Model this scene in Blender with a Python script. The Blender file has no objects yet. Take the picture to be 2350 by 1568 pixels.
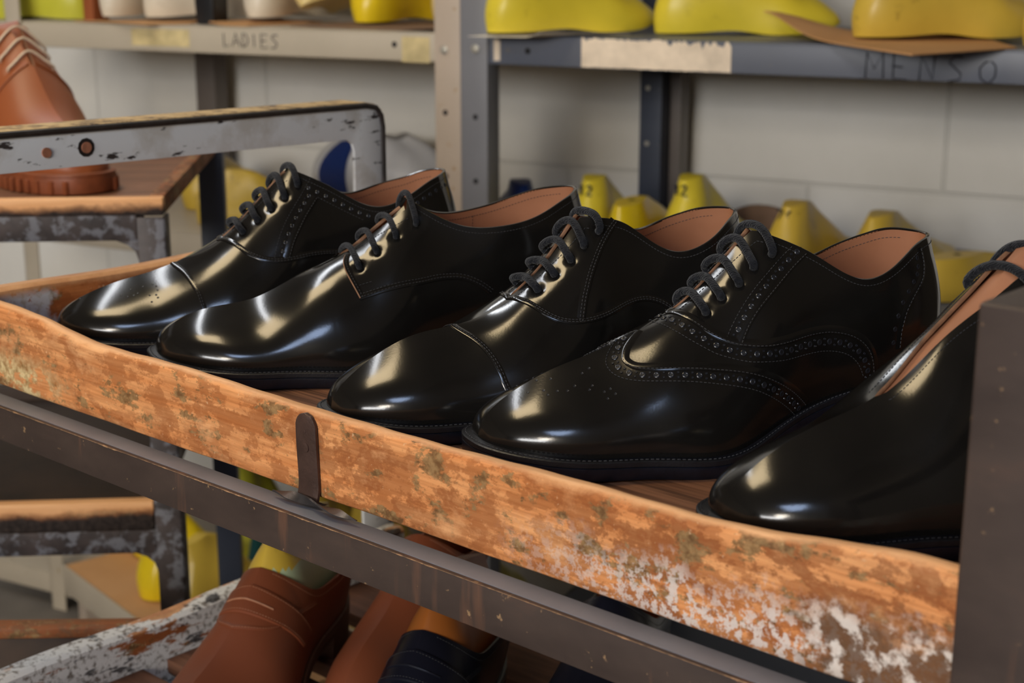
import bpy, bmesh, math, random
import numpy as np
from mathutils import Vector, Matrix
PI = math.pi
random.seed(7)
rng = np.random.default_rng(7)
C = bpy.context.scene.collection
CM = 0.01
Z0 = 95.0                                   # the tray floor stands 95 cm above the workshop floor

# ------------------------------------------------------------------ objects
def tag(o, label=None, cat=None, group=None, kind=None):
    if label: o['label'] = label
    if cat: o['category'] = cat
    if group: o['group'] = group
    if kind: o['kind'] = kind
    return o
def thing(name, label, cat, loc=(0, 0, 0), rz=0.0, group=None):
    o = bpy.data.objects.new(name, None); C.objects.link(o)
    o.empty_display_size = 0.02
    o.location = (loc[0]*CM, loc[1]*CM, (loc[2]+Z0)*CM); o.rotation_euler = (0, 0, rz)
    return tag(o, label, cat, group)
class MB:
    """collects geometry in cm, links it as one mesh object"""
    def __init__(s): s.v = []; s.f = []; s.m = []; s.n = 0
    def add(s, V, F, m=0):
        V = np.asarray(V, float).reshape(-1, 3); b = s.n
        s.v.append(V); s.n += len(V)
        s.f += [tuple(int(i)+b for i in f) for f in F]; s.m += [m]*len(F)
    def grid(s, P, m=0, closed_u=False, closed_v=False, flip=False, mask=None):
        P = np.asarray(P, float); nu, nv = P.shape[:2]; F = []
        for i in range(nu if closed_u else nu-1):
            for j in range(nv if closed_v else nv-1):
                if mask is not None and not mask[i, j]: continue
                a, b, c, d = i*nv+j, ((i+1) % nu)*nv+j, ((i+1) % nu)*nv+(j+1) % nv, i*nv+(j+1) % nv
                F.append((a, d, c, b) if flip else (a, b, c, d))
        s.add(P, F, m)
    def box(s, lo, hi, m=0, M=None):
        x0, y0, z0 = lo; x1, y1, z1 = hi
        V = np.array([(x0, y0, z0), (x1, y0, z0), (x1, y1, z0), (x0, y1, z0), (x0, y0, z1), (x1, y0, z1), (x1, y1, z1), (x0, y1, z1)], float)
        if M is not None: V = xf(V, M)
        s.add(V, [(0, 3, 2, 1), (4, 5, 6, 7), (0, 1, 5, 4), (1, 2, 6, 5), (2, 3, 7, 6), (3, 0, 4, 7)], m)
    def prism(s, prof, axis, a0, a1, m=0):
        """profile in the two other axes (kept in xyz order), extruded along axis"""
        n = len(prof); V = []
        for a in (a0, a1):
            for p, q in prof:
                V.append({0: (a, p, q), 1: (p, a, q), 2: (p, q, a)}[axis])
        F = [tuple(range(n)), tuple(range(2*n-1, n-1, -1))]
        F += [(i, i+n, (i+1) % n+n, (i+1) % n) for i in range(n)]
        s.add(V, F, m)
    def tube(s, pts, r, seg=10, m=0, caps=True):
        P = np.asarray(pts, float); n = len(P)
        r = np.full(n, r, float) if np.isscalar(r) else np.asarray(r, float)
        T = np.gradient(P, axis=0); T /= np.linalg.norm(T, axis=1)[:, None]+1e-12
        up = np.array([0, 0, 1.]) if abs(T[0][2]) < .9 else np.array([1., 0, 0])
        N = np.cross(T[0], up); N /= np.linalg.norm(N); R = []
        for i in range(n):
            N = N-T[i]*np.dot(N, T[i]); N /= np.linalg.norm(N)+1e-12
            B = np.cross(T[i], N); a = np.linspace(0, 2*PI, seg, endpoint=False)
            R.append(P[i]+r[i]*(np.cos(a)[:, None]*N+np.sin(a)[:, None]*B))
        s.grid(np.array(R), m, closed_v=True)
        if caps:
            b = s.n-n*seg
            s.f += [tuple(b+i for i in range(seg)), tuple(b+(n-1)*seg+i for i in range(seg-1, -1, -1))]; s.m += [m, m]
    def disc(s, c, nrm, r, seg=14, m=0, h=0.0):
        nrm = np.asarray(nrm, float); nrm = nrm/np.linalg.norm(nrm)
        a = np.cross(nrm, (0, 0, 1.) if abs(nrm[2]) < .9 else (1., 0, 0)); a /= np.linalg.norm(a); b = np.cross(nrm, a)
        k = np.linspace(0, 2*PI, seg, endpoint=False)
        R = np.asarray(c)+r*(np.cos(k)[:, None]*a+np.sin(k)[:, None]*b)
        if h: 
            V = np.concatenate([R, R*1+h*nrm]); F = [tuple(range(seg-1, -1, -1)), tuple(range(seg, 2*seg))]+[(i, (i+1) % seg, (i+1) % seg+seg, i+seg) for i in range(seg)]
        else: V, F = R, [tuple(range(seg))]
        s.add(V, F, m)
    def build(s, name, mats, parent=None, smooth=35, bevel=0.0, seg=2, fixn=True, weld=0.0, normals=None):
        me = bpy.data.meshes.new(name)
        V = np.concatenate(s.v)*CM
        me.from_pydata(V.tolist(), [], s.f)
        mats = mats if isinstance(mats, (list, tuple)) else [mats]
        for m in mats: me.materials.append(m)
        if len(mats) > 1: me.polygons.foreach_set('material_index', s.m)
        if bevel or fixn or weld:
            bm = bmesh.new(); bm.from_mesh(me)
            if weld: bmesh.ops.remove_doubles(bm, verts=bm.verts, dist=weld*CM)
            if fixn: bmesh.ops.recalc_face_normals(bm, faces=bm.faces)
            if bevel:
                E = [e for e in bm.edges if len(e.link_faces) == 2 and e.calc_face_angle(0) > 0.6]
                bmesh.ops.bevel(bm, geom=E, offset=bevel*CM, segments=seg, profile=.6, affect='EDGES', clamp_overlap=True)
            bm.to_mesh(me); bm.free()
        if smooth:
            me.polygons.foreach_set('use_smooth', [True]*len(me.polygons))
            if smooth < 180 and normals is None: me.set_sharp_from_angle(angle=math.radians(smooth))
        if normals is not None: me.normals_split_custom_set_from_vertices(normals.tolist())
        me.update()
        o = bpy.data.objects.new(name, me); C.objects.link(o)
        if parent is not None: o.parent = parent
        return o
def xf(V, M):
    V = np.asarray(V, float); M = np.asarray(M, float)
    return V@M[:3, :3].T+M[:3, 3]
def RZ(a, loc=(0, 0, 0)):
    c, s_ = math.cos(a), math.sin(a); return np.array([[c, -s_, 0, loc[0]], [s_, c, 0, loc[1]], [0, 0, 1, loc[2]]])
def copy_thing(root, loc=None, rz=None, label=None, group=None):
    r = root.copy(); C.objects.link(r)
    if loc is not None: r.location = (loc[0]*CM, loc[1]*CM, (loc[2]+Z0)*CM)
    if rz is not None: r.rotation_euler = (0, 0, rz)
    if label: r['label'] = label
    if group: r['group'] = group
    for ch in list(root.children):
        c = ch.copy(); C.objects.link(c); c.parent = r
        for g in list(ch.children):
            d = g.copy(); C.objects.link(d); d.parent = c
    return r
# single pen strokes for written or stamped characters, unit box 0..1 x 0..1.4
GL = {'L': [[(0, 1.4), (0, 0), (.8, .05)]], 'A': [[(0, 0), (.45, 1.4), (.9, 0)], [(.2, .5), (.7, .5)]], 'D': [[(0, 0), (0, 1.4), (.5, 1.3), (.85, .7), (.5, .1), (0, 0)]],
      'I': [[(.3, 0), (.3, 1.4)]], 'E': [[(.8, 1.4), (0, 1.4), (0, 0), (.8, 0)], [(0, .7), (.6, .7)]], 'S': [[(.8, 1.3), (.3, 1.4), (.05, 1.05), (.7, .5), (.6, .1), (0, 0)]],
      'M': [[(0, 0), (.1, 1.4), (.5, .5), (.9, 1.4), (1., 0)]], 'N': [[(0, 0), (.05, 1.4), (.75, .1), (.8, 1.4)]], 'O': [[(.5+.5*math.cos(a), .7+.7*math.sin(a)) for a in np.linspace(1.5, 7.6, 15)]],
      '1': [[(.1, 1.1), (.4, 1.4), (.4, 0)]], '2': [[(.05, 1.1), (.3, 1.4), (.7, 1.2), (.6, .8), (0, 0), (.8, 0)]], '9': [[(.7, .9), (.4, .65), (.1, .9), (.3, 1.35), (.65, 1.3), (.7, .9), (.5, 0)]],
      '7': [[(0, 1.4), (.8, 1.4), (.3, 0)]], '6': [[(.7, 1.4), (.2, .8), (.1, .3), (.4, 0), (.7, .3), (.5, .65), (.15, .5)]]}
def writing(mb, text, org, ex, ez, size, r, gap=1.25, wob=0.04):
    org, ex, ez = (np.asarray(q, float) for q in (org, ex, ez)); x = 0
    for ch in text:
        for st in GL.get(ch, []):
            P = [org+ex*size*(x+p+random.uniform(-wob, wob))+ez*size*(q+random.uniform(-wob, wob)) for p, q in st]
            mb.tube(P, r, 6)
        x += gap if ch != ' ' else .8

# ------------------------------------------------------------------ materials
class NT:
    def __init__(s, name):
        s.mat = bpy.data.materials.new(name); s.mat.use_nodes = True
        s.t = s.mat.node_tree; s.n = s.t.nodes; s.b = s.n['Principled BSDF']; s._tc = None
    def link(s, a, b): s.t.links.new(a, b)
    def tc(s):
        if s._tc is None: s._tc = s.n.new('ShaderNodeTexCoord')
        return s._tc.outputs['Object']
    def map(s, scale=(1, 1, 1), loc=(0, 0, 0), rot=(0, 0, 0)):
        m = s.n.new('ShaderNodeMapping'); m.inputs['Scale'].default_value = scale; m.inputs['Location'].default_value = loc; m.inputs['Rotation'].default_value = rot
        s.link(s.tc(), m.inputs['Vector']); return m.outputs[0]
    def noise(s, scale=10, detail=4, rough=.55, vec=None, dist=0.0):
        k = s.n.new('ShaderNodeTexNoise'); k.inputs['Scale'].default_value = scale; k.inputs['Detail'].default_value = detail
        k.inputs['Roughness'].default_value = rough; k.inputs['Distortion'].default_value = dist
        s.link(vec if vec is not None else s.tc(), k.inputs['Vector']); return k.outputs['Fac']
    def ramp(s, fac, stops, interp='LINEAR'):
        r = s.n.new('ShaderNodeValToRGB'); r.color_ramp.interpolation = interp; e = r.color_ramp.elements
        while len(e) < len(stops): e.new(.5)
        for k, (p, c) in zip(e, stops):
            k.position = p; k.color = (c, c, c, 1) if isinstance(c, (int, float)) else (*c, 1)
        s.link(fac, r.inputs[0]); return r.outputs[0]
    def mix(s, fac, a, b):
        m = s.n.new('ShaderNodeMix'); m.data_type = 'RGBA'
        for i, x in ((0, fac), (6, a), (7, b)):
            if isinstance(x, (int, float)): m.inputs[i].default_value = x if i == 0 else (x, x, x, 1)
            elif isinstance(x, tuple): m.inputs[i].default_value = (*x, 1)
            else: s.link(x, m.inputs[i])
        return m.outputs[2]
    def math(s, op, a, b=0.0, clamp=False):
        m = s.n.new('ShaderNodeMath'); m.operation = op; m.use_clamp = clamp
        for i, x in ((0, a), (1, b)):
            if isinstance(x, (int, float)): m.inputs[i].default_value = x
            else: s.link(x, m.inputs[i])
        return m.outputs[0]
    def xyz(s, i):
        k = s.n.new('ShaderNodeSeparateXYZ'); s.link(s.tc(), k.inputs[0]); return k.outputs[i]
    def step(s, x, a, b):
        """0 below a, 1 above b (a may be larger than b)"""
        m = s.n.new('ShaderNodeMapRange'); m.clamp = True
        m.inputs[1].default_value = a; m.inputs[2].default_value = b; m.inputs[3].default_value = 0; m.inputs[4].default_value = 1
        s.link(x, m.inputs[0]); return m.outputs[0]
    def bump(s, h, strength=.3, dist=.002):
        b = s.n.new('ShaderNodeBump'); b.inputs['Strength'].default_value = strength; b.inputs['Distance'].default_value = dist
        s.link(h, b.inputs['Height']); s.link(b.outputs[0], s.b.inputs['Normal']); return b
    def set(s, **k):
        for n, v in k.items():
            i = s.b.inputs[{'color': 'Base Color', 'rough': 'Roughness', 'metal': 'Metallic', 'spec': 'Specular IOR Level', 'coat': 'Coat Weight', 'coatr': 'Coat Roughness', 'sheen': 'Sheen Weight', 'sss': 'Subsurface Weight'}[n]]
            if isinstance(v, tuple): i.default_value = (*v, 1)
            elif isinstance(v, (int, float)): i.default_value = v
            else: s.link(v, i)
        return s
def plain(name, col, rough=.5, var=.15, scale=40, bump=0.0, **k):
    n = NT(name); f = n.noise(scale, 4)
    dark = tuple(c*(1-var) for c in col); lite = tuple(min(1, c*(1+var)) for c in col)
    n.set(color=n.ramp(f, [(.3, dark), (.7, lite)]), rough=rough, **k)
    if bump: n.bump(n.noise(scale*6, 3), bump, .001)
    return n.mat
M = {}
# polished black calf
n = NT('black_polished_leather'); g = n.noise(900, 2); w = n.noise(26, 3)
n.set(color=n.ramp(w, [(.3, (.0055, .005, .0045)), (.7, (.0085, .0075, .0065))]), rough=n.ramp(w, [(.3, .13), (.75, .19)]), spec=.55)
n.bump(g, .045, .0004); M['calf'] = n.mat
n = NT('dark_blue_polished_leather'); w = n.noise(30, 3)
n.set(color=n.ramp(w, [(.3, (.006, .007, .013)), (.7, (.009, .010, .018))]), rough=.3, spec=.5); n.bump(n.noise(700, 2), .05, .0004); M['navy'] = n.mat
n = NT('tan_lining_leather'); w = n.noise(18, 5); g = n.noise(300, 2)
n.set(color=n.ramp(w, [(.25, (.30, .125, .06)), (.75, (.40, .175, .09))]), rough=.62, spec=.3); n.bump(g, .08, .0006); M['lining'] = n.mat
n = NT('tan_upper_leather'); w = n.noise(9, 4)
n.set(color=n.ramp(w, [(.25, (.25, .068, .021)), (.75, (.32, .092, .030))]), rough=.42, spec=.4); n.bump(n.noise(400, 2), .06, .0005); M['tan'] = n.mat
n = NT('brown_upper_leather'); w = n.noise(9, 4)
n.set(color=n.ramp(w, [(.25, (.19, .050, .019)), (.75, (.24, .065, .026))]), rough=.5, spec=.35); n.bump(n.noise(400, 2), .06, .0005); M['brown'] = n.mat
M['brown_lining'] = plain('dark_brown_leather', (.12, .045, .02), .6)
M['edge'] = plain('waxed_sole_edge', (.006, .007, .012), .30, .3, 200, .15, spec=.5)
M['welt'] = plain('black_welt_leather', (.007, .007, .009), .40, .3, 200, .2, spec=.5)
M['tan_sole'] = plain('tan_rubber_sole', (.20, .052, .017), .5, .2, 60, .1)
M['leather_edge'] = plain('raw_leather_edge', (.20, .095, .045), .7, .3, 150, .2)
M['sole_bottom'] = plain('leather_sole_underside', (.12, .05, .02), .6)
n = NT('black_cotton_lace'); f = n.noise(420, 3); 
n.set(color=n.ramp(f, [(.3, (.004, .0045, .006)), (.75, (.017, .018, .022))]), rough=.95, sheen=.12, spec=.15)
wv = n.n.new('ShaderNodeTexWave'); wv.inputs['Scale'].default_value = 330; wv.inputs['Distortion'].default_value = 9; wv.inputs['Detail'].default_value = 3; wv.wave_type = 'BANDS'; wv.bands_direction = 'DIAGONAL'
n.link(n.tc(), wv.inputs['Vector']); n.bump(wv.outputs['Fac'], .45, .0008); M['lace'] = n.mat
M['cream_lace'] = plain('cream_cotton_lace', (.68, .55, .40), .8, .15, 300)
M['thread'] = plain('grey_black_thread', (.028, .028, .031), .85, .3, 300)
M['thread_light'] = plain('grey_thread', (.040, .040, .043), .85, .3, 300)
M['thread_tan'] = plain('tan_thread', (.42, .19, .10), .6, .2, 300)
M['hole'] = plain('punched_leather_rim', (.012, .013, .017), .25, .3, 200, spec=.6)
M['hole_dark'] = plain('punched_hole', (.004, .004, .005), .6)
# worn timber of the trays; local frame: x along the lip, y into the tray, z up (metres)
def worn_wood(name, bare=(.86, .42, .17), mid=(.72, .26, .078), stain=(.20, .055, .014), along='x', top=.026, paint=None, scale=1.0, dark_below=None, edge=None):
    n = NT(name)
    sc = {'x': (5, 110, 110), 'y': (110, 5, 110), 'z': (110, 110, 5)}[along]
    grain = n.noise(1.0, 6, .6, n.map(sc), .12)
    fine = n.noise(1.0, 3, .6, n.map(tuple(q*4 for q in sc)))
    sp = {'x': (20, 40, 34), 'y': (40, 20, 34), 'z': (34, 34, 20)}[along]
    blot = n.noise(1.0*scale, 10, .70, n.map(sp), .12)
    blot2 = n.noise(2.0*scale, 9, .70, n.map(sp, (3, 1, 7)), .1)
    speck = n.noise(190, 5, .6)
    zone = n.ramp(n.noise(1.0, 3, .5, n.map(tuple(q*.32 for q in sp), (5, 2, 8))), [(.38, .15), (.58, 1)])
    z = n.xyz(2)
    wob = n.math('ADD', z, n.math('MULTIPLY', n.math('SUBTRACT', blot, .5), .020))
    worn = n.step(wob, top-.009, top) if edge is None else n.step(n.math('ADD', n.xyz(1), n.math('MULTIPLY', n.math('SUBTRACT', blot, .5), .010)), edge[0], edge[1])                               # 1 where hands and shoes rubbed the edge bare
    base = n.mix(n.ramp(grain, [(.35, 0), (.7, 1)]), mid, bare)
    base = n.mix(n.ramp(fine, [(.35, .35), (.6, 0)]), base, stain)
    st = n.math('MULTIPLY', n.math('MULTIPLY', zone, n.ramp(blot, [(.48, 0), (.505, 1)])), n.math('SUBTRACT', 1, worn))
    col = n.mix(n.math('MULTIPLY', st, .66), base, stain)
    st2 = n.math('MULTIPLY', n.ramp(blot2, [(.49, 0), (.53, 1)]), n.math('SUBTRACT', 1, n.math('MULTIPLY', worn, .85)))
    col = n.mix(n.math('MULTIPLY', st2, .55), col, (.30, .085, .020))
    gr = n.math('MULTIPLY', n.ramp(n.noise(1.5*scale, 9, .72, n.map(sp, (9, 4, 2)), .1), [(.545, 0), (.58, 1)]), n.math('SUBTRACT', 1, worn))
    col = n.mix(n.math('MULTIPLY', gr, .8), col, n.mix(n.ramp(speck, [(.4, 0), (.6, 1)]), (.10, .060, .022), (.30, .20, .085)))
    col = n.mix(n.math('MULTIPLY', n.ramp(n.noise(320, 3, .6), [(.66, 0), (.72, .6)]), n.math('SUBTRACT', 1, worn)), col, (.78, .50, .28))
    col = n.mix(worn, col, n.mix(n.ramp(grain, [(.3, 0), (.7, 1)]), (.74, .36, .145), (.93, .53, .26)))
    if dark_below is not None:
        col = n.mix(n.step(wob, dark_below+.004, dark_below-.004), col, n.mix(n.ramp(speck, [(.4, 0), (.7, 1)]), (.018, .012, .010), (.05, .035, .028)))
    if paint: col = paint(n, col, blot, blot2, speck, z)
    n.set(color=col, rough=n.mix(worn, n.ramp(blot, [(.4, .5), (.6, .7)]), .55), spec=.3)
    n.bump(n.math('ADD', n.math('MULTIPLY', fine, .3), n.math('ADD', n.math('MULTIPLY', speck, .5), blot)), .30, .0016)
    return n.mat
def lip_paint(n, col, blot, blot2, speck, z):
    x = n.xyz(0)
    cr = n.math('MULTIPLY', n.math('MULTIPLY', n.step(x, -.245, -.30), n.step(z, .029, .014)), n.ramp(blot2, [(.46, 0), (.50, 1)]))
    col = n.mix(cr, col, n.mix(n.ramp(speck, [(.35, 0), (.6, 1)]), (.30, .16, .05), (.72, .55, .28)))
    wz = n.math('ADD', z, n.math('MULTIPLY', n.math('SUBTRACT', n.noise(38, 5, .6), .5), .04))
    low = n.math('MULTIPLY', n.step(x, .10, .20), n.step(wz, .031, .013))
    col = n.mix(n.math('MULTIPLY', low, n.ramp(n.noise(185, 5, .7), [(.48, 0), (.54, .9)])), col, (.72, .62, .55))
    dk = n.math('MULTIPLY', n.step(n.math('ADD', x, n.math('MULTIPLY', blot, .05)), .285, .30), n.step(wz, .037, .023))
    col = n.mix(n.math('MULTIPLY', dk, .9), col, n.mix(n.ramp(n.noise(95, 4, .6), [(.50, 0), (.58, 1)]), (.13, .065, .032), (.74, .66, .58)))
    return col
def white_paint(n, col, blot, blot2, speck, z):
    w = n.ramp(n.noise(1.0, 9, .68, n.map((40, 11, 40))), [(.42, 0), (.45, 1)])
    col = n.mix(w, col, n.mix(n.ramp(speck, [(.36, 0), (.5, 1)]), (.20, .17, .14), (.66, .64, .60)))
    return n.mix(n.ramp(n.noise(60, 6, .6, n.map((.5, .5, 1.4), (4, 2, 1))), [(.58, 0), (.62, .9)]), col, (.025, .023, .024))
def patch_paint(n, col, blot, blot2, speck, z):
    y = n.xyz(1)
    ed = n.math('ADD', y, n.math('MULTIPLY', n.math('SUBTRACT', n.noise(50, 5, .6), .5), .05))
    w = n.math('MULTIPLY', n.math('MULTIPLY', n.step(ed, .066, .058), n.step(z, .052, .046)), n.ramp(n.noise(70, 5, .6), [(.40, 0), (.44, 1)]))
    return n.mix(w, col, n.mix(n.ramp(speck, [(.36, 0), (.5, 1)]), (.45, .40, .33), (.60, .60, .60)))
M['rim_wood'] = worn_wood('dull_brown_edge', along='x', top=.0, bare=(.24, .11, .05), mid=(.18, .08, .035), edge=(.5, .6))
M['lip_wood'] = worn_wood('worn_pine_lip', paint=lip_paint, scale=1.15, edge=(.0006, .0035))
M['end_wood'] = worn_wood('worn_pine_end_board', along='y', top=.056, paint=patch_paint, bare=(.55, .2, .06), mid=(.45, .13, .035))
M['low_wood'] = worn_wood('white_chipped_board', along='y', top=.06, paint=white_paint, bare=(.36, .12, .04), mid=(.27, .09, .03))
M['tray_wood'] = worn_wood('worn_dark_edged_pine', along='x', top=.024, dark_below=.017, bare=(.6, .25, .09), mid=(.45, .16, .045))
M['tray_wood_thin'] = worn_wood('worn_orange_edge', along='x', top=.012, dark_below=.0075, bare=(.6, .25, .09), mid=(.45, .16, .045))
M['side_wood'] = worn_wood('brown_varnished_board', along='y', top=.05, bare=(.36, .15, .05), mid=(.25, .10, .03), stain=(.07, .025, .01))
n = NT('walnut_board'); g = n.noise(1.0, 6, .6, n.map((5, 70, 70)), 1.0); g2 = n.noise(1.0, 3, .6, n.map((9, 330, 330)))
n.set(color=n.mix(n.ramp(g2, [(.38, .75), (.56, 0)]), n.ramp(g, [(.3, (.15, .062, .03)), (.7, (.36, .165, .085))]), (.05, .022, .012)), rough=.55, spec=.3); n.bump(g2, .1, .001); M['floor_wood'] = n.mat
n = NT('dark_slat_wood'); g = n.noise(1.0, 6, .6, n.map((5, 60, 60)), 1.0)
n.set(color=n.ramp(g, [(.3, (.07, .03, .018)), (.7, (.20, .09, .05))]), rough=.7, spec=.2); M['slat'] = n.mat
M['dark_wood'] = plain('stained_dark_wood', (.05, .027, .015), .65, .4, 14)
# brown painted angle iron with rust and chipped arris
n = NT('brown_painted_steel'); f = n.noise(16, 7, .62, n.map((1, 1, 2.2))); s2 = n.noise(140, 5, .65); st = n.noise(1.0, 4, .6, n.map((55, 55, 6)))
col = n.ramp(f, [(.3, (.044, .030, .025)), (.6, (.062, .041, .032)), (.8, (.095, .052, .035))])
col = n.mix(n.math('MULTIPLY', n.ramp(st, [(.60, 0), (.70, .55)]), 1.0), col, (.17, .08, .045))
col = n.mix(n.ramp(s2, [(.66, 0), (.70, .8)]), col, (.36, .22, .11))
n.set(color=col, rough=n.ramp(f, [(.3, .42), (.7, .6)]), spec=.38); n.bump(n.math('ADD', f, n.math('MULTIPLY', s2, .4)), .2, .0012); M['rail'] = n.mat
n = NT('blue_grey_lit_flange'); f = n.noise(14, 6, .6); n.set(color=n.ramp(f, [(.3, (.135, .135, .15)), (.7, (.20, .198, .215))]), rough=.42, spec=.5); n.bump(n.noise(90, 4), .08, .001); M['flange'] = n.mat  # cool overhead light on the rail's top, painted in as a lighter blue-grey
M['chip'] = plain('chipped_arris', (.30, .17, .085), .7, .6, 260, .3)
n = NT('dark_rubbed_steel'); f = n.noise(24, 7, .65); s2 = n.noise(70, 5, .6)
n.set(color=n.mix(n.ramp(s2, [(.5, 0), (.58, .8)]), n.ramp(f, [(.35, (.018, .014, .014)), (.7, (.075, .055, .050))]), (.17, .17, .19)), rough=.5, spec=.45); n.bump(f, .2, .001); M['dark_steel'] = n.mat
M['strap'] = plain('rusted_dark_strap', (.075, .042, .032), .45, .4, 60, .35, metal=.35)
M['bare_steel'] = plain('bare_twisted_steel', (.10, .09, .09), .42, .45, 60, .2, metal=.7)
n = NT('white_chipped_paint'); f = n.noise(22, 7, .6); s2 = n.noise(75, 6, .62, n.map((1, .45, 1.5)))
col = n.mix(n.ramp(f, [(.52, 0), (.66, .6)]), (.62, .63, .63), (.40, .36, .30))
col = n.mix(n.ramp(s2, [(.60, 0), (.64, 1)]), col, (.035, .028, .026)); n.set(color=col, rough=.5, spec=.4); n.bump(s2, .25, -.001); M['white_iron'] = n.mat
n = NT('cream_chipped_paint'); s2 = n.noise(60, 6, .62)
n.set(color=n.mix(n.ramp(s2, [(.62, 0), (.66, 1)]), n.ramp(n.noise(15), [(.4, (.60, .55, .45)), (.7, (.72, .66, .54))]), (.04, .03, .025)), rough=.5); M['cream_iron'] = n.mat
M['black_edge'] = plain('black_chipped_edge', (.022, .017, .015), .5, .5, 120)
n = NT('dusty_top_edge'); f = n.noise(70, 6, .65); n.set(color=n.ramp(f, [(.35, (.10, .06, .03)), (.5, (.48, .33, .15)), (.7, (.62, .46, .24))]), rough=.75); M['dusty'] = n.mat
def shelf_paint(name, c, dirt=(.30, .19, .07)):
    n = NT(name); f = n.noise(9, 6, .6); s2 = n.noise(45, 6, .62)
    col = n.mix(n.ramp(f, [(.4, 0), (.7, .35)]), c, tuple(q*.75 for q in c))
    col = n.mix(n.ramp(s2, [(.66, 0), (.70, .75)]), col, dirt); n.set(color=col, rough=.42, spec=.45); return n.mat
M['shelf_beige'] = shelf_paint('beige_enamelled_steel', (.50, .43, .33))
M['shelf_grey'] = shelf_paint('blue_grey_enamelled_steel', (.115, .125, .155), (.20, .16, .11))
M['post_beige'] = shelf_paint('pinkish_beige_steel', (.47, .38, .30), (.33, .20, .06))
M['post_grey'] = shelf_paint('grey_steel', (.185, .185, .20), (.10, .06, .04))
M['post_blue'] = shelf_paint('dark_blue_grey_steel', (.055, .065, .095), (.09, .07, .05))
M['post_brown'] = shelf_paint('brown_grey_steel', (.15, .125, .11), (.10, .06, .03))
M['hole_black'] = plain('open_hole', (.006, .006, .007), .8)
M['bolt'] = plain('zinc_bolt', (.50, .47, .40), .35, .25, 200, .1, metal=.6)
M['copper'] = plain('copper_rivet', (.45, .19, .11), .5, .2, 200, metal=.3)
M['ink'] = plain('black_marker_ink', (.012, .012, .02), .6)
M['label_paper'] = plain('torn_paper_label', (.80, .66, .50), .8, .22, 22, .1)
M['tape'] = plain('old_yellow_tape', (.60, .48, .24), .5, .3, 30)
def plastic(name, c, dirt=.0, rough=.36):
    n = NT(name); f = n.noise(11, 5); s2 = n.noise(34, 6, .65)
    col = n.mix(n.ramp(f, [(.35, 0), (.7, 1)]), c, tuple(q*.84 for q in c))
    if dirt: col = n.mix(n.ramp(s2, [(.60, 0), (.70, dirt)]), col, (.16, .09, .015))
    n.set(color=col, rough=rough, spec=.45, sss=.0); return n.mat
M['yellow'] = plastic('lemon_yellow_plastic', (.78, .62, .045), .25)
M['yellow_bright'] = plastic('bright_yellow_plastic', (.86, .62, .015), .0, .3)
M['yellow_green'] = plastic('greenish_yellow_plastic', (.58, .56, .05), .3)
M['yellow_old'] = plastic('ochre_yellow_plastic', (.66, .45, .06), .55)
M['yellow_pale'] = plastic('pale_yellow_plastic', (.80, .62, .26), .2)
M['white_plastic'] = plastic('cream_white_plastic', (.76, .68, .54), .25)
M['mint'] = plastic('pale_mint_band', (.50, .60, .38), .3)
M['brown_last'] = plastic('brown_varnished_wood', (.34, .105, .02), .35)
M['blue_plastic'] = plastic('deep_blue_plastic', (.012, .035, .16), 0)
M['teal_plastic'] = plastic('teal_plastic', (.02, .13, .15), 0)
M['black_plastic'] = plastic('black_rubber', (.012, .012, .014), 0)
n = NT('tan_cardboard'); f = n.noise(8, 5); n.set(color=n.ramp(f, [(.3, (.52, .27, .11)), (.7, (.62, .34, .15))]), rough=.75, spec=.25); M['card'] = n.mat
M['card_brown'] = plain('brown_fibreboard', (.24, .14, .085), .75)
M['paper'] = plain('white_paper_sheet', (.80, .73, .62), .7, .08)
M['plastic_bag'] = plain('white_plastic_bag', (.70, .68, .66), .4, .1, 20, .1)
# painted block wall
n = NT('painted_block_wall'); bt = n.n.new('ShaderNodeTexBrick'); bt.offset = .5
bt.inputs['Scale'].default_value = 1; bt.inputs['Mortar Size'].default_value = .004; bt.inputs['Mortar Smooth'].default_value = .6; bt.inputs['Brick Width'].default_value = .44; bt.inputs['Row Height'].default_value = .215
n.link(n.map((1, 1, 1), (.07, .035, 0), (-PI/2, 0, 0)), bt.inputs['Vector'])
f = n.noise(5, 5); f2 = n.noise(60, 4)
n.set(color=n.mix(n.ramp(bt.outputs['Fac'], [(0, 0), (1, .35)]), n.ramp(f, [(.3, (.70, .67, .61)), (.7, (.79, .76, .70))]), (.55, .53, .48)), rough=.5, spec=.35)
n.bump(n.math('SUBTRACT', n.math('MULTIPLY', f2, .25), n.math('MULTIPLY', bt.outputs['Fac'], 1.0)), .6, .004); M['wall'] = n.mat
M['wall_plain'] = plain('workshop_wall_paint', (.13, .105, .075), .7, .1, 3)
M['ceiling'] = plain('ceiling_paint', (.26, .235, .20), .8, .08, 3)
M['floor'] = plain('concrete_floor', (.16, .14, .12), .6, .25, 5, .1)
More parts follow.
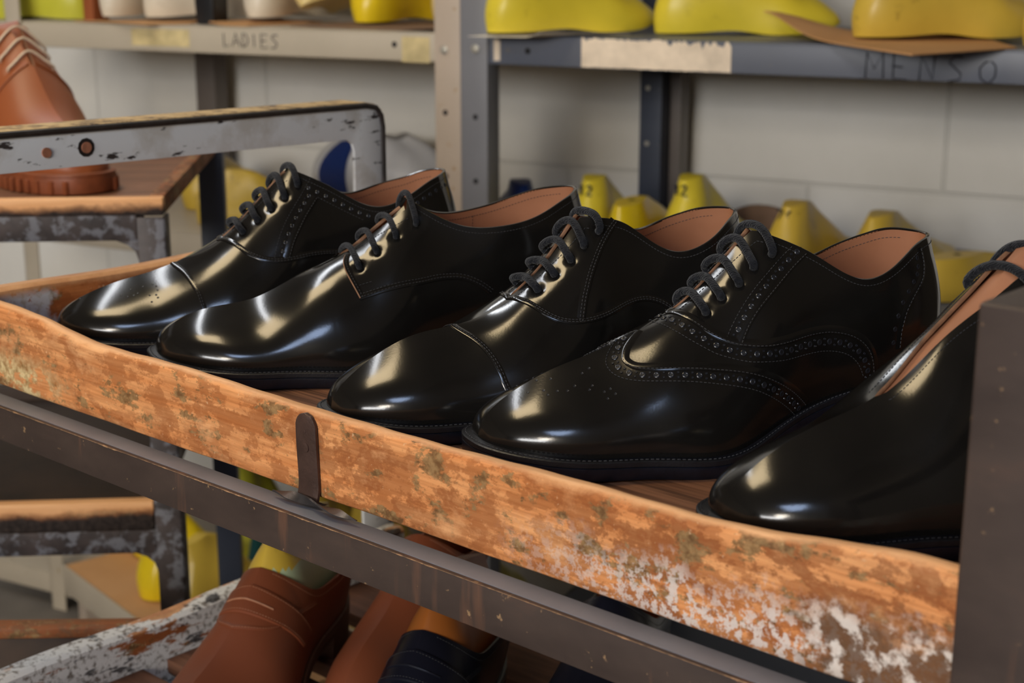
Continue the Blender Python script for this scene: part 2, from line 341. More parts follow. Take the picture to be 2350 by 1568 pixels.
# ------------------------------------------------------------------ shoes (all in cm, toe at x = 0, heel at +x, sole on z = 0)
def cspline(xk, yk):
    xk = np.asarray(xk, float); yk = np.asarray(yk, float); n = len(xk); h = np.diff(xk); A = np.zeros((n, n)); r = np.zeros(n)
    A[0, 0] = A[-1, -1] = 1
    for i in range(1, n-1):
        A[i, i-1] = h[i-1]; A[i, i] = 2*(h[i-1]+h[i]); A[i, i+1] = h[i]; r[i] = 6*((yk[i+1]-yk[i])/h[i]-(yk[i]-yk[i-1])/h[i-1])
    K = np.linalg.solve(A, r)
    def f(x):
        x = np.clip(np.asarray(x, float), xk[0], xk[-1]); i = np.clip(np.searchsorted(xk, x)-1, 0, n-2)
        a = (xk[i+1]-x)/h[i]; b = (x-xk[i])/h[i]
        return a*yk[i]+b*yk[i+1]+((a**3-a)*K[i]+(b**3-b)*K[i+1])*h[i]**2/6
    return f
def cap(t, a, p): return (1-(1-np.clip(t/a, 0, 1))**p)**(1/p)
def sst(x): x = np.clip(x, 0, 1); return x*x*(3-2*x)
WT = [0, .12, .25, .36, .5, .64, .78, .9, 1]; ZT = [0, .12, .3, .42, .55, .75, 1]; RT = [0, .1, .2, .3, .4, .5, .58, .72, 1]; YT = [0, .4, .56, .72, .86, 1]
class Shape:
    """the surface a shoe upper or a last lies on: t along the length, v from the feather edge up over the top, two sides"""
    def __init__(s, **p):
        s.p = p; s.fw = {-1: cspline(WT, p['wl']), 1: cspline(WT, p['wm'])}
        s.fz = cspline(ZT, p['zf']); s.fr = cspline(RT, p['zr']); s.fy = cspline(YT, p['yo']); tt = p['tt']
        ft = [cspline([tt+(1-tt)*q for q in (0, .2, .42, .6, .85, 1)], np.array(p['zt'])+k*np.array(p['dz'])) for k in (0, 1)]
        s.ft = lambda t, side=-1: ft[0](t) if side < 0 else ft[0](t)+(ft[1](t)-ft[0](t))*(1-sst((np.asarray(t)-.90)/.10))
        s.fd = cspline([0, .25, .42, .56, .7, 1], p['fd'])
    def sec(s, t, side):
        p = s.p; t = np.asarray(t, float); hc = cap(1-t, p['ca'], p['cp'])
        w = s.fw[side](t)*cap(t, p['ta'], p['tp'])*hc*p['wid']; zf = s.fz(t)
        zr = zf+(s.fr(t)-zf)*cap(t, p['ha'], p['hp']); yo = np.maximum(s.fy(t), 0)*hc*(sst((t-p['y0'])/.06) if 'y0' in p else 1); h = zr-zf
        g = s.fd(t); a = (p['ba']+p['bt']*np.clip(1-t/.34, 0, 1))*h; b = p['bb']*w*np.cos(g)+h*.45*np.sin(g)
        return np.stack([w, w+.27*np.minimum(1, w/2)*a, yo+b*np.cos(g)*np.minimum(1, w/1.8), yo], -1), np.stack([zf, zf+a, zr-b*np.sin(g), zr], -1)
    def ev(s, t, v, side):
        p = s.p; t = np.asarray(t, float); v = np.asarray(v, float); Y, Z = s.sec(t, side)
        c = np.stack([(1-v)**3, 3*v*(1-v)**2, 3*v*v*(1-v), v**3], -1); y = (Y*c).sum(-1); z = (Z*c).sum(-1)
        q = np.clip((z-s.fz(1.0))/7.0, 0, 1.4)
        x = t*p['L']+sst((t-.62)/.38)*(p['bul']*np.sin(PI*np.clip(q*1.15, 0, 1))-p['lean']*q*q)
        yc = p['sw']*(1-np.clip(t/.45, 0, 1))**2+p['hs']*np.clip((t-.55)/.45, 0, 1)**2
        return np.stack([x, side*y+yc, z], -1)
    def vtop(s, t, side):
        p = s.p; t = np.atleast_1d(np.asarray(t, float)); tf, tt = p['tf'], p['tt']; vs = np.linspace(0, 1, 241)
        T, V = np.meshgrid(t, vs, indexing='ij'); Y, Z = s.sec(T, side)
        c = np.stack([(1-V)**3, 3*V*(1-V)**2, 3*V*V*(1-V), V**3], -1); yy = (Y*c).sum(-1); zz = (Z*c).sum(-1); out = np.ones_like(t)
        for i, ti in enumerate(t):
            if ti < tf: continue
            if ti <= tt:
                g = p['gap0']+(p['gap1']-p['gap0'])*(ti-tf)/(tt-tf+1e-9); g *= min(1, max(0., (ti-tf)/.012))/2; o = yy[i]; j = np.where(o <= g)[0]
                if len(j) and j[0] > 0: k = j[0]; out[i] = vs[k-1]+(vs[k]-vs[k-1])*(o[k-1]-g)/(o[k-1]-o[k]+1e-9)
                zc = s.ft(tt, side)
                if zz[i][-1] > zc: out[i] = min(out[i], np.interp(zc, zz[i], vs))
            else: out[i] = np.interp(s.ft(ti, side), zz[i], vs)
        return out
    def nrm(s, t, v, side):
        t = np.clip(np.asarray(t, float), .003, .9975); v = np.clip(np.asarray(v, float), .002, .998); e = 1e-3
        a = s.ev(t+e, v, side)-s.ev(t-e, v, side); b = s.ev(t, np.minimum(v+e, 1), side)-s.ev(t, v-e, side)
        n = np.cross(a, b)*(1 if side < 0 else -1); n /= np.linalg.norm(n, axis=-1)[..., None]+1e-12
        return n
def in_poly(T, V, poly):
    x, y = T, V; r = np.zeros(T.shape, bool); P = np.asarray(poly, float); j = len(P)-1
    for i in range(len(P)):
        xi, yi = P[i]; xj, yj = P[j]
        r ^= ((yi > y) != (yj > y)) & (x < (xj-xi)*(y-yi)/(yj-yi+1e-12)+xi); j = i
    return r
def path(S, pts, n=240, smooth=True, dv=0.0):
    """a line given as (t, v) or (side, t, v) -> dense points, normals on the surface, ordered"""
    P3, N3 = [], []; Q = []
    for q in pts: Q.append((-1,)+tuple(q) if len(q) == 2 else tuple(q))
    # unfold the two sides over the ridge: w = v on the near side, 2 - v on the far side
    A = np.array([(t, v if sd < 0 else 2-v) for sd, t, v in Q], float)
    ext = S.p['L']; d = np.r_[0, np.cumsum(np.hypot(np.diff(A[:, 0])*ext, np.diff(A[:, 1])*9)+1e-4)]
    # light smoothing of the traced points
    B = A.copy()
    for _ in range(2 if smooth else 0): B[1:-1] = .25*B[:-2]+.5*B[1:-1]+.25*B[2:]
    u = np.linspace(0, d[-1], n)
    if len(B) > 3 and smooth: t, w = cspline(d, B[:, 0])(u), cspline(d, B[:, 1])(u)
    else: t, w = np.interp(u, d, B[:, 0]), np.interp(u, d, B[:, 1])
    w = w+dv
    near = w <= 1
    t = np.clip(t, .004, .997); v = np.clip(np.where(near, w, 2-w), 0.0, 1)
    P = np.where(near[:, None], S.ev(t, v, -1), S.ev(t, v, 1)); N = np.where(near[:, None], S.nrm(t, v, -1), S.nrm(t, v, 1))
    k = np.r_[True, np.linalg.norm(np.diff(P, axis=0), axis=1) > 1e-4]
    return P[k], N[k]
def resample(P, N, step, off=0.0):
    s = np.r_[0, np.cumsum(np.linalg.norm(np.diff(P, axis=0), axis=1))]
    q = np.arange(off, s[-1], step)
    f = lambda X: np.stack([np.interp(q, s, X[:, i]) for i in range(3)], -1)
    Pq, Nq = f(P), f(N); T = f(np.gradient(P, axis=0)); T /= np.linalg.norm(T, axis=1)[:, None]+1e-12
    Nq /= np.linalg.norm(Nq, axis=1)[:, None]+1e-12
    return Pq, Nq, T, np.cross(Nq, T)
def stitch(mb, P, N, pitch=.215, ln=.15, r=.019, lift=.012, shift=0.0, m=0):
    if len(P) < 3: return
    p, n, t, b = resample(P, N, pitch, pitch/2)
    p = p+b*shift+n*lift
    for i in range(len(p)):
        e = []
        for q, k in ((-.5, .35), (-.32, 1), (.32, 1), (.5, .35)):
            c = p[i]+t[i]*ln*q
            e += [c+b[i]*r*k, c+n[i]*r*1.1*k, c-b[i]*r*k, c-n[i]*r*k]
        F = [(a*4+j, a*4+(j+1) % 4, a*4+4+(j+1) % 4, a*4+4+j) for a in range(3) for j in range(4)]+[(3, 2, 1, 0), (12, 13, 14, 15)]
        mb.add(e, F, m)
def ribbon(mb, P, N, side=1, prof=((-.015, -.03), (0, .055), (.05, .075), (.22, .05), (.50, -.05)), m=0, step=.15, m_edge=None):
    """the folded edge of an overlying panel; side picks which way the panel lies"""
    p, n, t, b = resample(P, N, step); b = b*side
    G = np.stack([p+b*d+n*h for d, h in prof], 1)
    if m_edge is None: mb.grid(G, m)
    else: mb.grid(G[:, :3], m_edge); mb.grid(G[:, 2:], m)
def punch(mb, p, n, r=.12, m=0, mh=1):
    n = n/np.linalg.norm(n); a = np.cross(n, (0.3, .2, 1.)); a /= np.linalg.norm(a); b = np.cross(n, a); k = np.linspace(0, 2*PI, 12, endpoint=False)
    d = np.cos(k)[:, None]*a+np.sin(k)[:, None]*b
    R = [p+d*r*1.45-n*.01, p+d*r*1.15+n*.022, p+d*r*.9+n*.022, p+d*r*.72+n*.006]
    mb.grid(np.array(R), m, closed_v=True)
    mb.add(np.concatenate([R[3]]), [tuple(range(12))], mh)
def brogue(mb, Pa, Na, Pb, Nb, pitch=.70, r=.115):
    """big and small punched holes along the middle between two stitch lines"""
    n = 160
    f = lambda X: np.stack([np.interp(np.linspace(0, 1, n), np.linspace(0, 1, len(X)), X[:, i]) for i in range(3)], -1)
    def arc(P, N):
        s = np.r_[0, np.cumsum(np.linalg.norm(np.diff(P, axis=0), axis=1))]; q = np.linspace(0, s[-1], n)
        g = lambda X: np.stack([np.interp(q, s, X[:, i]) for i in range(3)], -1); return g(P), g(N)
    A, NA = arc(Pa, Na); B, NB = arc(Pb, Nb)
    # pair every point of A with its nearest on B
    j = ((A[:, None]-B[None])**2).sum(-1).argmin(1)
    Mid = (A+B[j])/2; NM = NA+NB[j]; NM /= np.linalg.norm(NM, axis=1)[:, None]; W = np.linalg.norm(A-B[j], axis=1).mean()
    p, nn, t, b = resample(Mid, NM, pitch/2, pitch/4)
    for i in range(len(p)):
        if i % 2 == 0: punch(mb, p[i]+nn[i]*.025, nn[i], r)
        else:
            for s in (-1, 1): punch(mb, p[i]+b[i]*s*W*.17+nn[i]*.02, nn[i], r*.42)
    return W
def make_sole(S, root, mats, thick, ext=(.52, .22, .2), heel=True, stitching=None, heel_from=.765):
    t = np.linspace(0, 1, 110); t = .5-.5*np.cos(PI*t); t[0] = 0
    near = S.ev(t, 0*t, -1); far = S.ev(t[::-1], 0*t, 1)
    P = np.concatenate([near, far[1:-1]]); tp = np.concatenate([t, t[::-1][1:-1]]); n = len(P)
    T = np.roll(P, -1, 0)-np.roll(P, 1, 0); T[:, 2] = 0; T /= np.linalg.norm(T, axis=1)[:, None]+1e-9
    for _ in range(2): T = (np.roll(T, 1, 0)+T*2+np.roll(T, -1, 0)); T /= np.linalg.norm(T, axis=1)[:, None]+1e-9
    Nn = np.stack([T[:, 1], -T[:, 0], 0*T[:, 0]], -1); 
    if (Nn*(P-P.mean(0))).sum() < 0: Nn = -Nn
    e = np.interp(tp, [0, .38, .52, .66, .8, 1], [ext[0], ext[0], ext[1]*1.3, ext[1], ext[2], ext[2]])[:, None]; e = e*np.where(np.arange(n) < len(near), 1, np.clip(1-(tp-.12)*4, .4, 1))[:, None]
    up = np.array([0, 0, 1.])
    ring = lambda d, z: P+Nn*d+up*z
    wl = MB(); wt = .34
    wl.grid(np.array([ring(-.35+0*e, .03), ring(0*e, -.01), ring(e-.06, -.03), ring(e, -.08), ring(e, -wt+.03), ring(e-.05, -wt)]), 0, closed_v=True)
    wl.build('welt', mats['welt'], root)
    so = MB(); b = thick
    so.grid(np.array([ring(e-.06, -wt), ring(e-.01, -wt-.04), ring(e, -wt-.1), ring(e-.01, -b+.10), ring(e-.05, -b+.02), ring(e-.14, -b)]), 0, closed_v=True)
    R = ring(e-.14, -b); k = len(near); L = R[:k]; Q = np.concatenate([R[:1], R[k:][::-1], R[k-1:k]])
    so.grid(np.stack([L, Q], 1), 1)
    so.build('outsole', [mats['edge'], mats['bottom']], root)
    if heel:
        hm = tp > heel_from; idx = np.where(hm)[0]; H = P[idx]; HN = Nn[idx]; He = e[idx]; zt = H[:, 2]-b+.01
        hb = MB(); rows = []
        for q in np.linspace(0, 1, 6):
            X = H+HN*(He-.02-.14*q); X = X.copy(); X[:, 2] = zt*(1-q); rows.append(X)
        rows = np.array(rows); hb.grid(rows, 0, closed_v=True)
        m = rows.shape[1]; hb.add(rows[-1], [tuple(range(m))], 0); hb.add(rows[0], [tuple(range(m-1, -1, -1))], 0)
        hb.build('heel', mats['edge'], root)
    if stitching is not None:
        a = ring(e*.62, .0); q = [i for i in range(n) if tp[i] < .72]
        q = sorted(q, key=lambda i: (i+n//2) % n)
        stitch(stitching, a[q], np.tile(up, (len(q), 1)), pitch=.26, ln=.17, r=.026, lift=-.005)
def make_shoe(name, cat, label, prm, pos, rz, style, pat=None, z=0.0, mats=None, group=None):
    mm = dict(upper=M['calf'], lining=M['lining'], edge=M['edge'], welt=M['welt'], bottom=M['sole_bottom'], lace=M['lace'], thread=M['thread'], binding=M['calf'], rim=M['leather_edge'], tongue=M['calf'], insole=M['lining'])
    mm.update(mats or {})
    S = Shape(**prm); p = prm; pat = pat or {}
    root = thing(name, label, cat, (pos[0], pos[1], z+.02), rz, group)
    tf, tt = p['tf'], p['tt']
    t = np.concatenate([np.linspace(0, 1, 34)[:-1]**2*.2, np.linspace(.2, tf, 46)[:-1], np.linspace(tf, tt, 40)[:-1], np.linspace(tt, .86, 40)[:-1], 1-np.linspace(1, 0, 28)**2*.14])
    nv = 56; vr = np.linspace(0, 1, nv)
    eyes = [tuple(q) for q in pat.get('eye', [])]
    EP = {sd: (np.array([S.ev(a, v, sd) for a, v in eyes]) if eyes else np.zeros((0, 3))) for sd in (-1, 1)}
    G = {}
    for sd in (-1, 1):
        vt = S.vtop(t, sd); TT, VR = np.meshgrid(t, vr, indexing='ij'); VV = VR*vt[:, None]
        P = S.ev(TT, VV, sd); N = S.nrm(TT, VV, sd)
        dent = np.zeros(P.shape[:2])
        for e in EP[sd]: dent += .11*np.exp(-(((P-e)**2).sum(-1))/(2*.26**2))
        lap = P-N*dent[..., None]
        if len(EP[sd]):      # normals of the dented surface
            a = np.gradient(lap, axis=0); b = np.gradient(lap, axis=1); n2 = np.cross(a, b)*(1 if sd < 0 else -1); ln = np.linalg.norm(n2, axis=-1)
            ok = (dent > .004) & (ln > 1e-9); N = np.where(ok[..., None], n2/(ln[..., None]+1e-12), N)
        G[sd] = (lap, N, TT, VV, vt)
    # ---- panels
    cv = lambda k: [q[-2:] for q in pat[k]]
    regs = []
    if style == 'oxford' or style == 'brogue':
        vh = [q for q in cv('vamp_hi') if q[1] < .985]; end = [(vh[-1][0]+.10, .2), (vh[-1][0]+.12, 0)] if vh[-1][1] > .1 else [(vh[-1][0]+.01, 0)]
        vpoly = [(0, 1.01), (vh[0][0], 1.01)]+vh+end+[(0, 0)]
        if 'cap' in pat: regs.append(('toe_cap', [(0, 1.01), (cv('cap')[0][0] if style != 'x' else 0, 1.01)]+cv('cap')+[(cv('cap')[-1][0], -.01), (0, -.01)]))
        if 'wing_hi' in pat: regs.append(('wing_cap', [(0, 1.01), (cv('wing_hi')[0][0], 1.01)]+cv('wing_hi')[:-1]+[(0, -.01)]))
        regs.append(('vamp', vpoly))
        if 'ctr' in pat: regs.append(('heel_counter', [(1.01, 1.01), (cv('ctr')[0][0], 1.01)]+cv('ctr')+[(cv('ctr')[-1][0], -.01), (1.01, -.01)]))
    elif style == 'derby':
        q = pat['qf']+pat['ql'][1:]; q = [r[-2:] for r in q]
        regs.append(('vamp', [(0, 1.01), (q[0][0], 1.01)]+q+[(q[-1][0]+.02, .0), (0, -.01)]))
    elif style == 'loafer':
        regs.append(('vamp', [(0, 1.01), (tf-.14, 1.01), (tf-.11, .5), (tf-.03, .2), (tf+.0, -.01), (0, -.01)]))
    lab = {}
    for sd in (-1, 1):
        P, N, TT, VV, vt = G[sd]; c = lambda X: (X[:-1, :-1]+X[1:, :-1]+X[1:, 1:]+X[:-1, 1:])/4
        tc, vc = c(TT), c(VV); L = np.full(tc.shape, len(regs)); free = np.ones(tc.shape, bool)
        for i, (nm, poly) in enumerate(regs):
            k = in_poly(tc, vc, poly) & free; L[k] = i; free &= ~k
        lab[sd] = L
    names = [r[0] for r in regs]+['quarters']
    for i, nm in enumerate(names):
        V, Nn, F, off = [], [], [], 0
        for sd in (-1, 1):
            P, N, TT, VV, vt = G[sd]; I, J = np.where(lab[sd] == i)
            if not len(I): continue
            nr, nc = P.shape[:2]; a = I*nc+J; quad = np.stack([a, a+nc, a+nc+1, a+1], 1)
            if sd > 0: quad = quad[:, ::-1]
            use, inv = np.unique(quad, return_inverse=True); V.append(P.reshape(-1, 3)[use]); Nn.append(N.reshape(-1, 3)[use]); F.append(inv.reshape(-1, 4)+off); off += len(use)
        if not V: continue
        mb = MB(); mb.add(np.concatenate(V), np.concatenate(F)); mb.build(nm, mm['upper'], root, fixn=False, normals=np.concatenate(Nn), smooth=180)
    # ---- lining, bound edge, insole
    li, rim = MB(), MB(); k0 = int(np.searchsorted(t, tf)); kt = int(np.searchsorted(t, tt))
    th = .20
    for sd in (-1, 1):
        P, N, TT, VV, vt = G[sd]; Q = P[k0:]-N[k0:]*th
        li.grid(Q[:, 4:], 0, flip=sd > 0)
        E0 = P[k0:, -1]; E1 = Q[:, -1]; Nt = N[k0:, -1]
        up = (P[k0:, -1]-P[k0:, -3]); up /= np.linalg.norm(up, axis=1)[:, None]+1e-9
        r = np.stack([E0, E0-Nt*.05+up*.035, E0*.5+E1*.5+up*.05, E1-Nt*.0+up*.02, E1-up*.05], 1)
        kk = kt-k0
        rim.grid(r[kk:], 0); li.grid(r[:kk+1], 1)
    li.build('lining', [mm['lining'], mm['rim']], root, fixn=False, smooth=60)
    rim.build('topline_binding', mm['binding'], root, weld=.002)
    ti = np.linspace(max(.3, tf-.06), .992, 50); ins = MB()
    a, b = S.ev(ti, 0*ti, -1), S.ev(ti, 0*ti, 1); a = a+(b-a)*.03; b2 = b+(a-b)*.03
    g = np.stack([a+(b2-a)*q for q in np.linspace(0, 1, 7)], 1); g[..., 2] += .3; ins.grid(g); ins.build('insole', mm['insole'], root)
    # ---- tongue
    if style != 'loafer':
        tg = np.linspace(tf-.03, min(tt-.004, .62), 30); vv = np.linspace(.70, 1, 12); to = MB(); rows = []
        TT, VV = np.meshgrid(tg, vv, indexing='ij'); dd = np.interp(tg, [tf-.03, tf+.03, tt+.02], [.12, .34, .34])[:, None, None]
        A = S.ev(TT, VV, -1)-S.nrm(TT, VV, -1)*dd; B = S.ev(TT, VV, 1)-S.nrm(TT, VV, 1)*dd
        g = np.concatenate([A, B[:, ::-1][:, 1:]], 1)
        if style == 'open': to.grid(g); to.build('tongue', mm['lining'], root)
        elif style == 'derby': to.grid(g[:, :13], 0); to.grid(g[:, 12:], 1); to.build('tongue', [mm['tongue'], mm['rim']], root)
        else: to.grid(g); to.build('tongue', mm['tongue'], root)
    # ---- seams
    st, sb, br = MB(), MB(), MB()
    def line(k, n=260, dv=0.0, both=True):
        out = [path(S, pat[k], n, dv=dv)]
        if both:
            q = [(-r[0], r[1], r[2]) if len(r) == 3 else (1, r[0], r[1]) for r in pat[k]]
            out.append(path(S, q, n, dv=-dv))
        return out
    def seam(k, side, double=True, width=.28, edge=True, both=True, rib=True, m_edge=None):
        for i, (P, N) in enumerate(line(k, both=both)):
            s = side*(1 if i == 0 else -1)
            if rib: ribbon(sb, P, N, s, m_edge=m_edge)
            stitch(st, P, N, shift=s*.12, lift=.075)
            if double: stitch(st, P, N, shift=s*(.12+width*.45), lift=.05)
    if style in ('oxford', 'brogue'):
        if style == 'oxford':
            seam('vamp_hi', 1); seam('cap', 1, both='cap' in pat)
            if 'fac_r' not in pat: seam('fac_l', -1, width=.35)
        def band(a, b, hole=True, ribs=(1, -1), pitch=.70, r=.115):
            La, Lb = line(a), line(b)
            for i in (0, 1):
                sg = 1 if i == 0 else -1
                (Pa, Na), (Pb, Nb) = La[i], Lb[i]
                if ribs[0]: ribbon(sb, Pa, Na, sg*ribs[0], prof=((-.10, -.03), (-.085, .05), (-.03, .07), (.2, .05), (.45, -.04)))
                stitch(st, Pa, Na, lift=.068); stitch(st, Pb, Nb, lift=.03)
                if hole: brogue(br, Pa, Na, Pb, Nb, pitch, r)
        if style == 'brogue':
            band('vamp_hi', 'vamp_lo', ribs=(1, 0)); band('wing_hi', 'wing_lo', ribs=(1, 0)); band('fac_r', 'fac_l', ribs=(-1, 0))
            seam('ctr', -1, double=False)
            P, N = path(S, pat['ctr'], dv=-.0)
            q, nn, tq, bq = resample(P, N, .62, .5)
            for i in range(len(q)):
                for sgn in (1,): punch(br, q[i]-bq[i]*.55*sgn+nn[i]*.0, nn[i], .10)
        if 'fac_r' in pat and style == 'oxford':
            band('fac_r', 'fac_l', ribs=(-1, 0), pitch=.62, r=.10); 
            for P, N in line('top_lo'): stitch(st, P, N, lift=.03)
            tq = np.linspace(tt+.03, .985, 60)
            for sd in (-1, 1):
                vt = S.vtop(tq, sd); A = S.ev(tq, vt-.075, sd); An = S.nrm(tq, vt-.075, sd); q, nn, tg_, bq = resample(A, An, .62, .3)
                for i in range(len(q)): punch(br, q[i]+nn[i]*.02, nn[i], .10)
    if style == 'derby':
        for P, N in line('qf'): ribbon(sb, P, N, 1 if P[0][1] < P[-1][1]+99 else 1, m_edge=1)
        sgn = 1
        for i, (P, N) in enumerate(line('qf')): stitch(st, P, N, shift=.2*(1 if i == 0 else -1), lift=.06)
        for i, (P, N) in enumerate(line('ql')):
            s_ = 1 if i == 0 else -1
            ribbon(sb, P, N, s_); stitch(st, P, N, shift=s_*.18, lift=.06); stitch(st, P, N, shift=s_*.36, lift=.04)
        for P, N in line('tick'): stitch(st, P, N, lift=.03)
    if style == 'loafer':
        for sd in (-1, 1):
            a = [(sd, tf-.16, .999), (sd, tf-.15, .8), (sd, tf-.12, .62), (sd, tf-.05, .5), (sd, tf+.1, .42)]
            P, N = path(S, a); ribbon(sb, P, N, 1 if sd < 0 else -1); stitch(st, P, N, shift=.15*(1 if sd < 0 else -1), lift=.06)
        a = [(-1, tf-.02, .30), (-1, tf-.10, .62), (-1, tf-.125, .9), (1, tf-.125, .9), (1, tf-.10, .62), (1, tf-.02, .30)]
        b = [(-1, tf+.05, .30), (-1, tf-.03, .62), (-1, tf-.05, .9), (1, tf-.05, .9), (1, tf-.03, .62), (1, tf+.05, .30)]
        (Pa, Na), (Pb, Nb) = path(S, a), path(S, b); sd_ = MB()
        w = [(0, .0), (.03, .12), (.5, .14), (.97, .12), (1, 0)]
        n_ = min(len(Pa), len(Pb)); Pa, Na, Pb, Nb = Pa[:n_], Na[:n_], Pb[:n_], Nb[:n_]
        sd_.grid(np.stack([Pa*(1-q)+Pb*q+(Na*(1-q)+Nb*q)*h for q, h in w], 1)); sd_.build('saddle_strap', mm['upper'], root)
        stitch(st, Pa*.9+Pb*.1, Na, lift=.14); stitch(st, Pa*.1+Pb*.9, Nb, lift=.14)
        sl = MB(); i0, i1 = int(n_*.36), int(n_*.64); sl.tube((Pa*.55+Pb*.45+Na*.14)[i0:i1], .075, 6, 0); sl.build('strap_slot', mm.get('slot', mm['rim']), root)
        for sd in (-1, 1):
            tq = np.linspace(tf+.005, .99, 120); vt = S.vtop(tq, sd)
            stitch(st, S.ev(tq, vt-.06, sd), S.nrm(tq, vt-.06, sd), lift=.02)
    # ---- stitched topline and facing edges
    if style != 'loafer':
        for sd in (-1, 1):
            tq = np.linspace(tt+.01, .99, 160); vt = S.vtop(tq, sd)-.034
            stitch(st, S.ev(tq, vt, sd), S.nrm(tq, vt, sd), pitch=.2, lift=.012)
            tq = np.linspace(tf+.008, tt-.002, 120); vt = np.maximum(S.vtop(tq, sd)-.055, .3)
            stitch(st, S.ev(tq, vt, sd), S.nrm(tq, vt, sd), pitch=.2, lift=.012)
    if style != 'loafer':                                             # seams that show on the inside of the far quarter
        tq = np.linspace(tt+.04, .98, 140); vt = S.vtop(tq, 1)-.05; Nq = S.nrm(tq, vt, 1)
        stitch(st, S.ev(tq, vt, 1)-Nq*.205, -Nq, lift=.012)
        vq = np.linspace(.25, float(S.vtop([.745], 1)[0])-.05, 60); tq = .745+.02*(vq-.5); Nq = S.nrm(tq, vq, 1)
        stitch(st, S.ev(tq, vq, 1)-Nq*.205, -Nq, lift=.012)
    for k in ('med',):
        if k in pat:
            for q in pat[k]:
                for sd in (-1, 1): punch(br, S.ev(q[-2], min(q[-1], .99), sd)+S.nrm(q[-2], q[-1], sd)*.0, S.nrm(q[-2], q[-1], sd), .055 if len(pat[k]) > 14 else .06)
    if sb.n: sb.build('panel_edge', [mm['upper'], mm['rim']], root, smooth=50)
    make_sole(S, root, mm, p.get('thick', 1.05), ext=p.get('ext', (.52, .22, .2)), stitching=st)
    st.build('stitching', mm['thread'], root, smooth=0, fixn=False)
    if br.n: br.build('broguing', [M['hole'], M['hole_dark']], root, smooth=60, fixn=False)
    # ---- laces
    if eyes:
        lc = MB()
        lr = p.get('lr', .22)
        for (a, v) in eyes:
            A, An = S.ev(a, v, -1), S.nrm(a, v, -1); B, Bn = S.ev(a, v, 1), S.nrm(a, v, 1)
            for q, nn in ((A, An), (B, Bn)):
                ey = MB(); punch(ey, q-nn*.09, nn, .15); ey.build('eyelet', [mm['upper'], M['hole_dark']], root, fixn=False)
            vt = float(S.vtop([a], -1)[0]); R = (S.ev(a, vt, -1)+S.ev(a, float(S.vtop([a], 1)[0]), 1))/2; Rn = np.array([-.35, 0, .94])
            ctrl = np.array([B-Bn*.25, B+Bn*.20, S.ev(a-.004, .5*v+.5, 1)*.5+B*.5+Bn*.32, R+Rn*.30, S.ev(a, .5*v+.5, -1)*.5+A*.5+An*.32, A+An*.20, A-An*.25])
            ctrl[3] += (0, random.uniform(-.05, .05), random.uniform(-.03, .08))
            s = np.r_[0, np.cumsum(np.linalg.norm(np.diff(ctrl, axis=0), axis=1))]; q = np.linspace(0, s[-1], 34)
            lc.tube(np.stack([cspline(s, ctrl[:, i])(q) for i in range(3)], -1), lr, 12)
        lc.build('shoelace', mm['lace'], root, smooth=60)
    return root, S
def make_last(name, label, prm, pos, rz, mat, z, group=None, band=None, hole=False, digits=None, tilt=0.0, roll=0.0):
    """a shoe last: the closed foot form with its cone"""
    S = Shape(**prm); root = thing(name, label, 'shoe last', (pos[0], pos[1], z), rz, group); root.rotation_euler = (roll, tilt, rz)
    t = np.concatenate([np.linspace(0, 1, 16)[:-1]**2*.2, np.linspace(.2, .86, 40)[:-1], 1-np.linspace(1, 0, 16)**2*.14]); v = np.linspace(0, 1, 26)
    TT, VV = np.meshgrid(t, v, indexing='ij'); A, B = S.ev(TT, VV, -1), S.ev(TT, VV, 1)
    q = np.linspace(0, 1, 7)[1:-1]
    bot = np.stack([A[:, 0]*(1-k)+B[:, 0]*k for k in q[::-1]], 1); top = np.stack([A[:, -1]*(1-k)+B[:, -1]*k for k in q], 1)
    g = np.concatenate([A, top, B[:, ::-1], bot], 1); mb = MB()
    mi = 0
    if band:
        zc = (g[:-1, :, 2]+g[1:, :, 2])/2
        nv = g.shape[1]; F0, F1 = [], []
        for i in range(g.shape[0]-1):
            for j in range(nv): (F1 if band[1](zc[i, j], (g[i, j, 0]+g[i+1, j, 0])/2) else F0).append((i*nv+j, (i+1)*nv+j, (i+1)*nv+(j+1) % nv, i*nv+(j+1) % nv))
        mb.add(g, F0, 0); mb.f += F1; mb.m += [1]*len(F1)
    else: mb.grid(g, 0, closed_v=True)
    mb.build('last_body', [mat, band[0]] if band else mat, root, smooth=60, weld=.01)
    if hole:
        h = MB(); c = (A[:, -1]+B[:, -1])/2; k = int(np.argmin(abs(t-.80))); h.disc(c[k]+(0, 0, .03), (0, 0, 1), .55, 16); h.build('thimble_hole', M['hole_black'], root)
    if digits:
        d = MB(); k = S.ev(.998, .94, -1)
        writing(d, digits, k+np.array([.26, -.95, -1.3]), (0, 1, 0), (-.1, 0, 1), 1.05, .16, 1.15, .02); d.build('stamped_number', M['ink'], root)
    return root
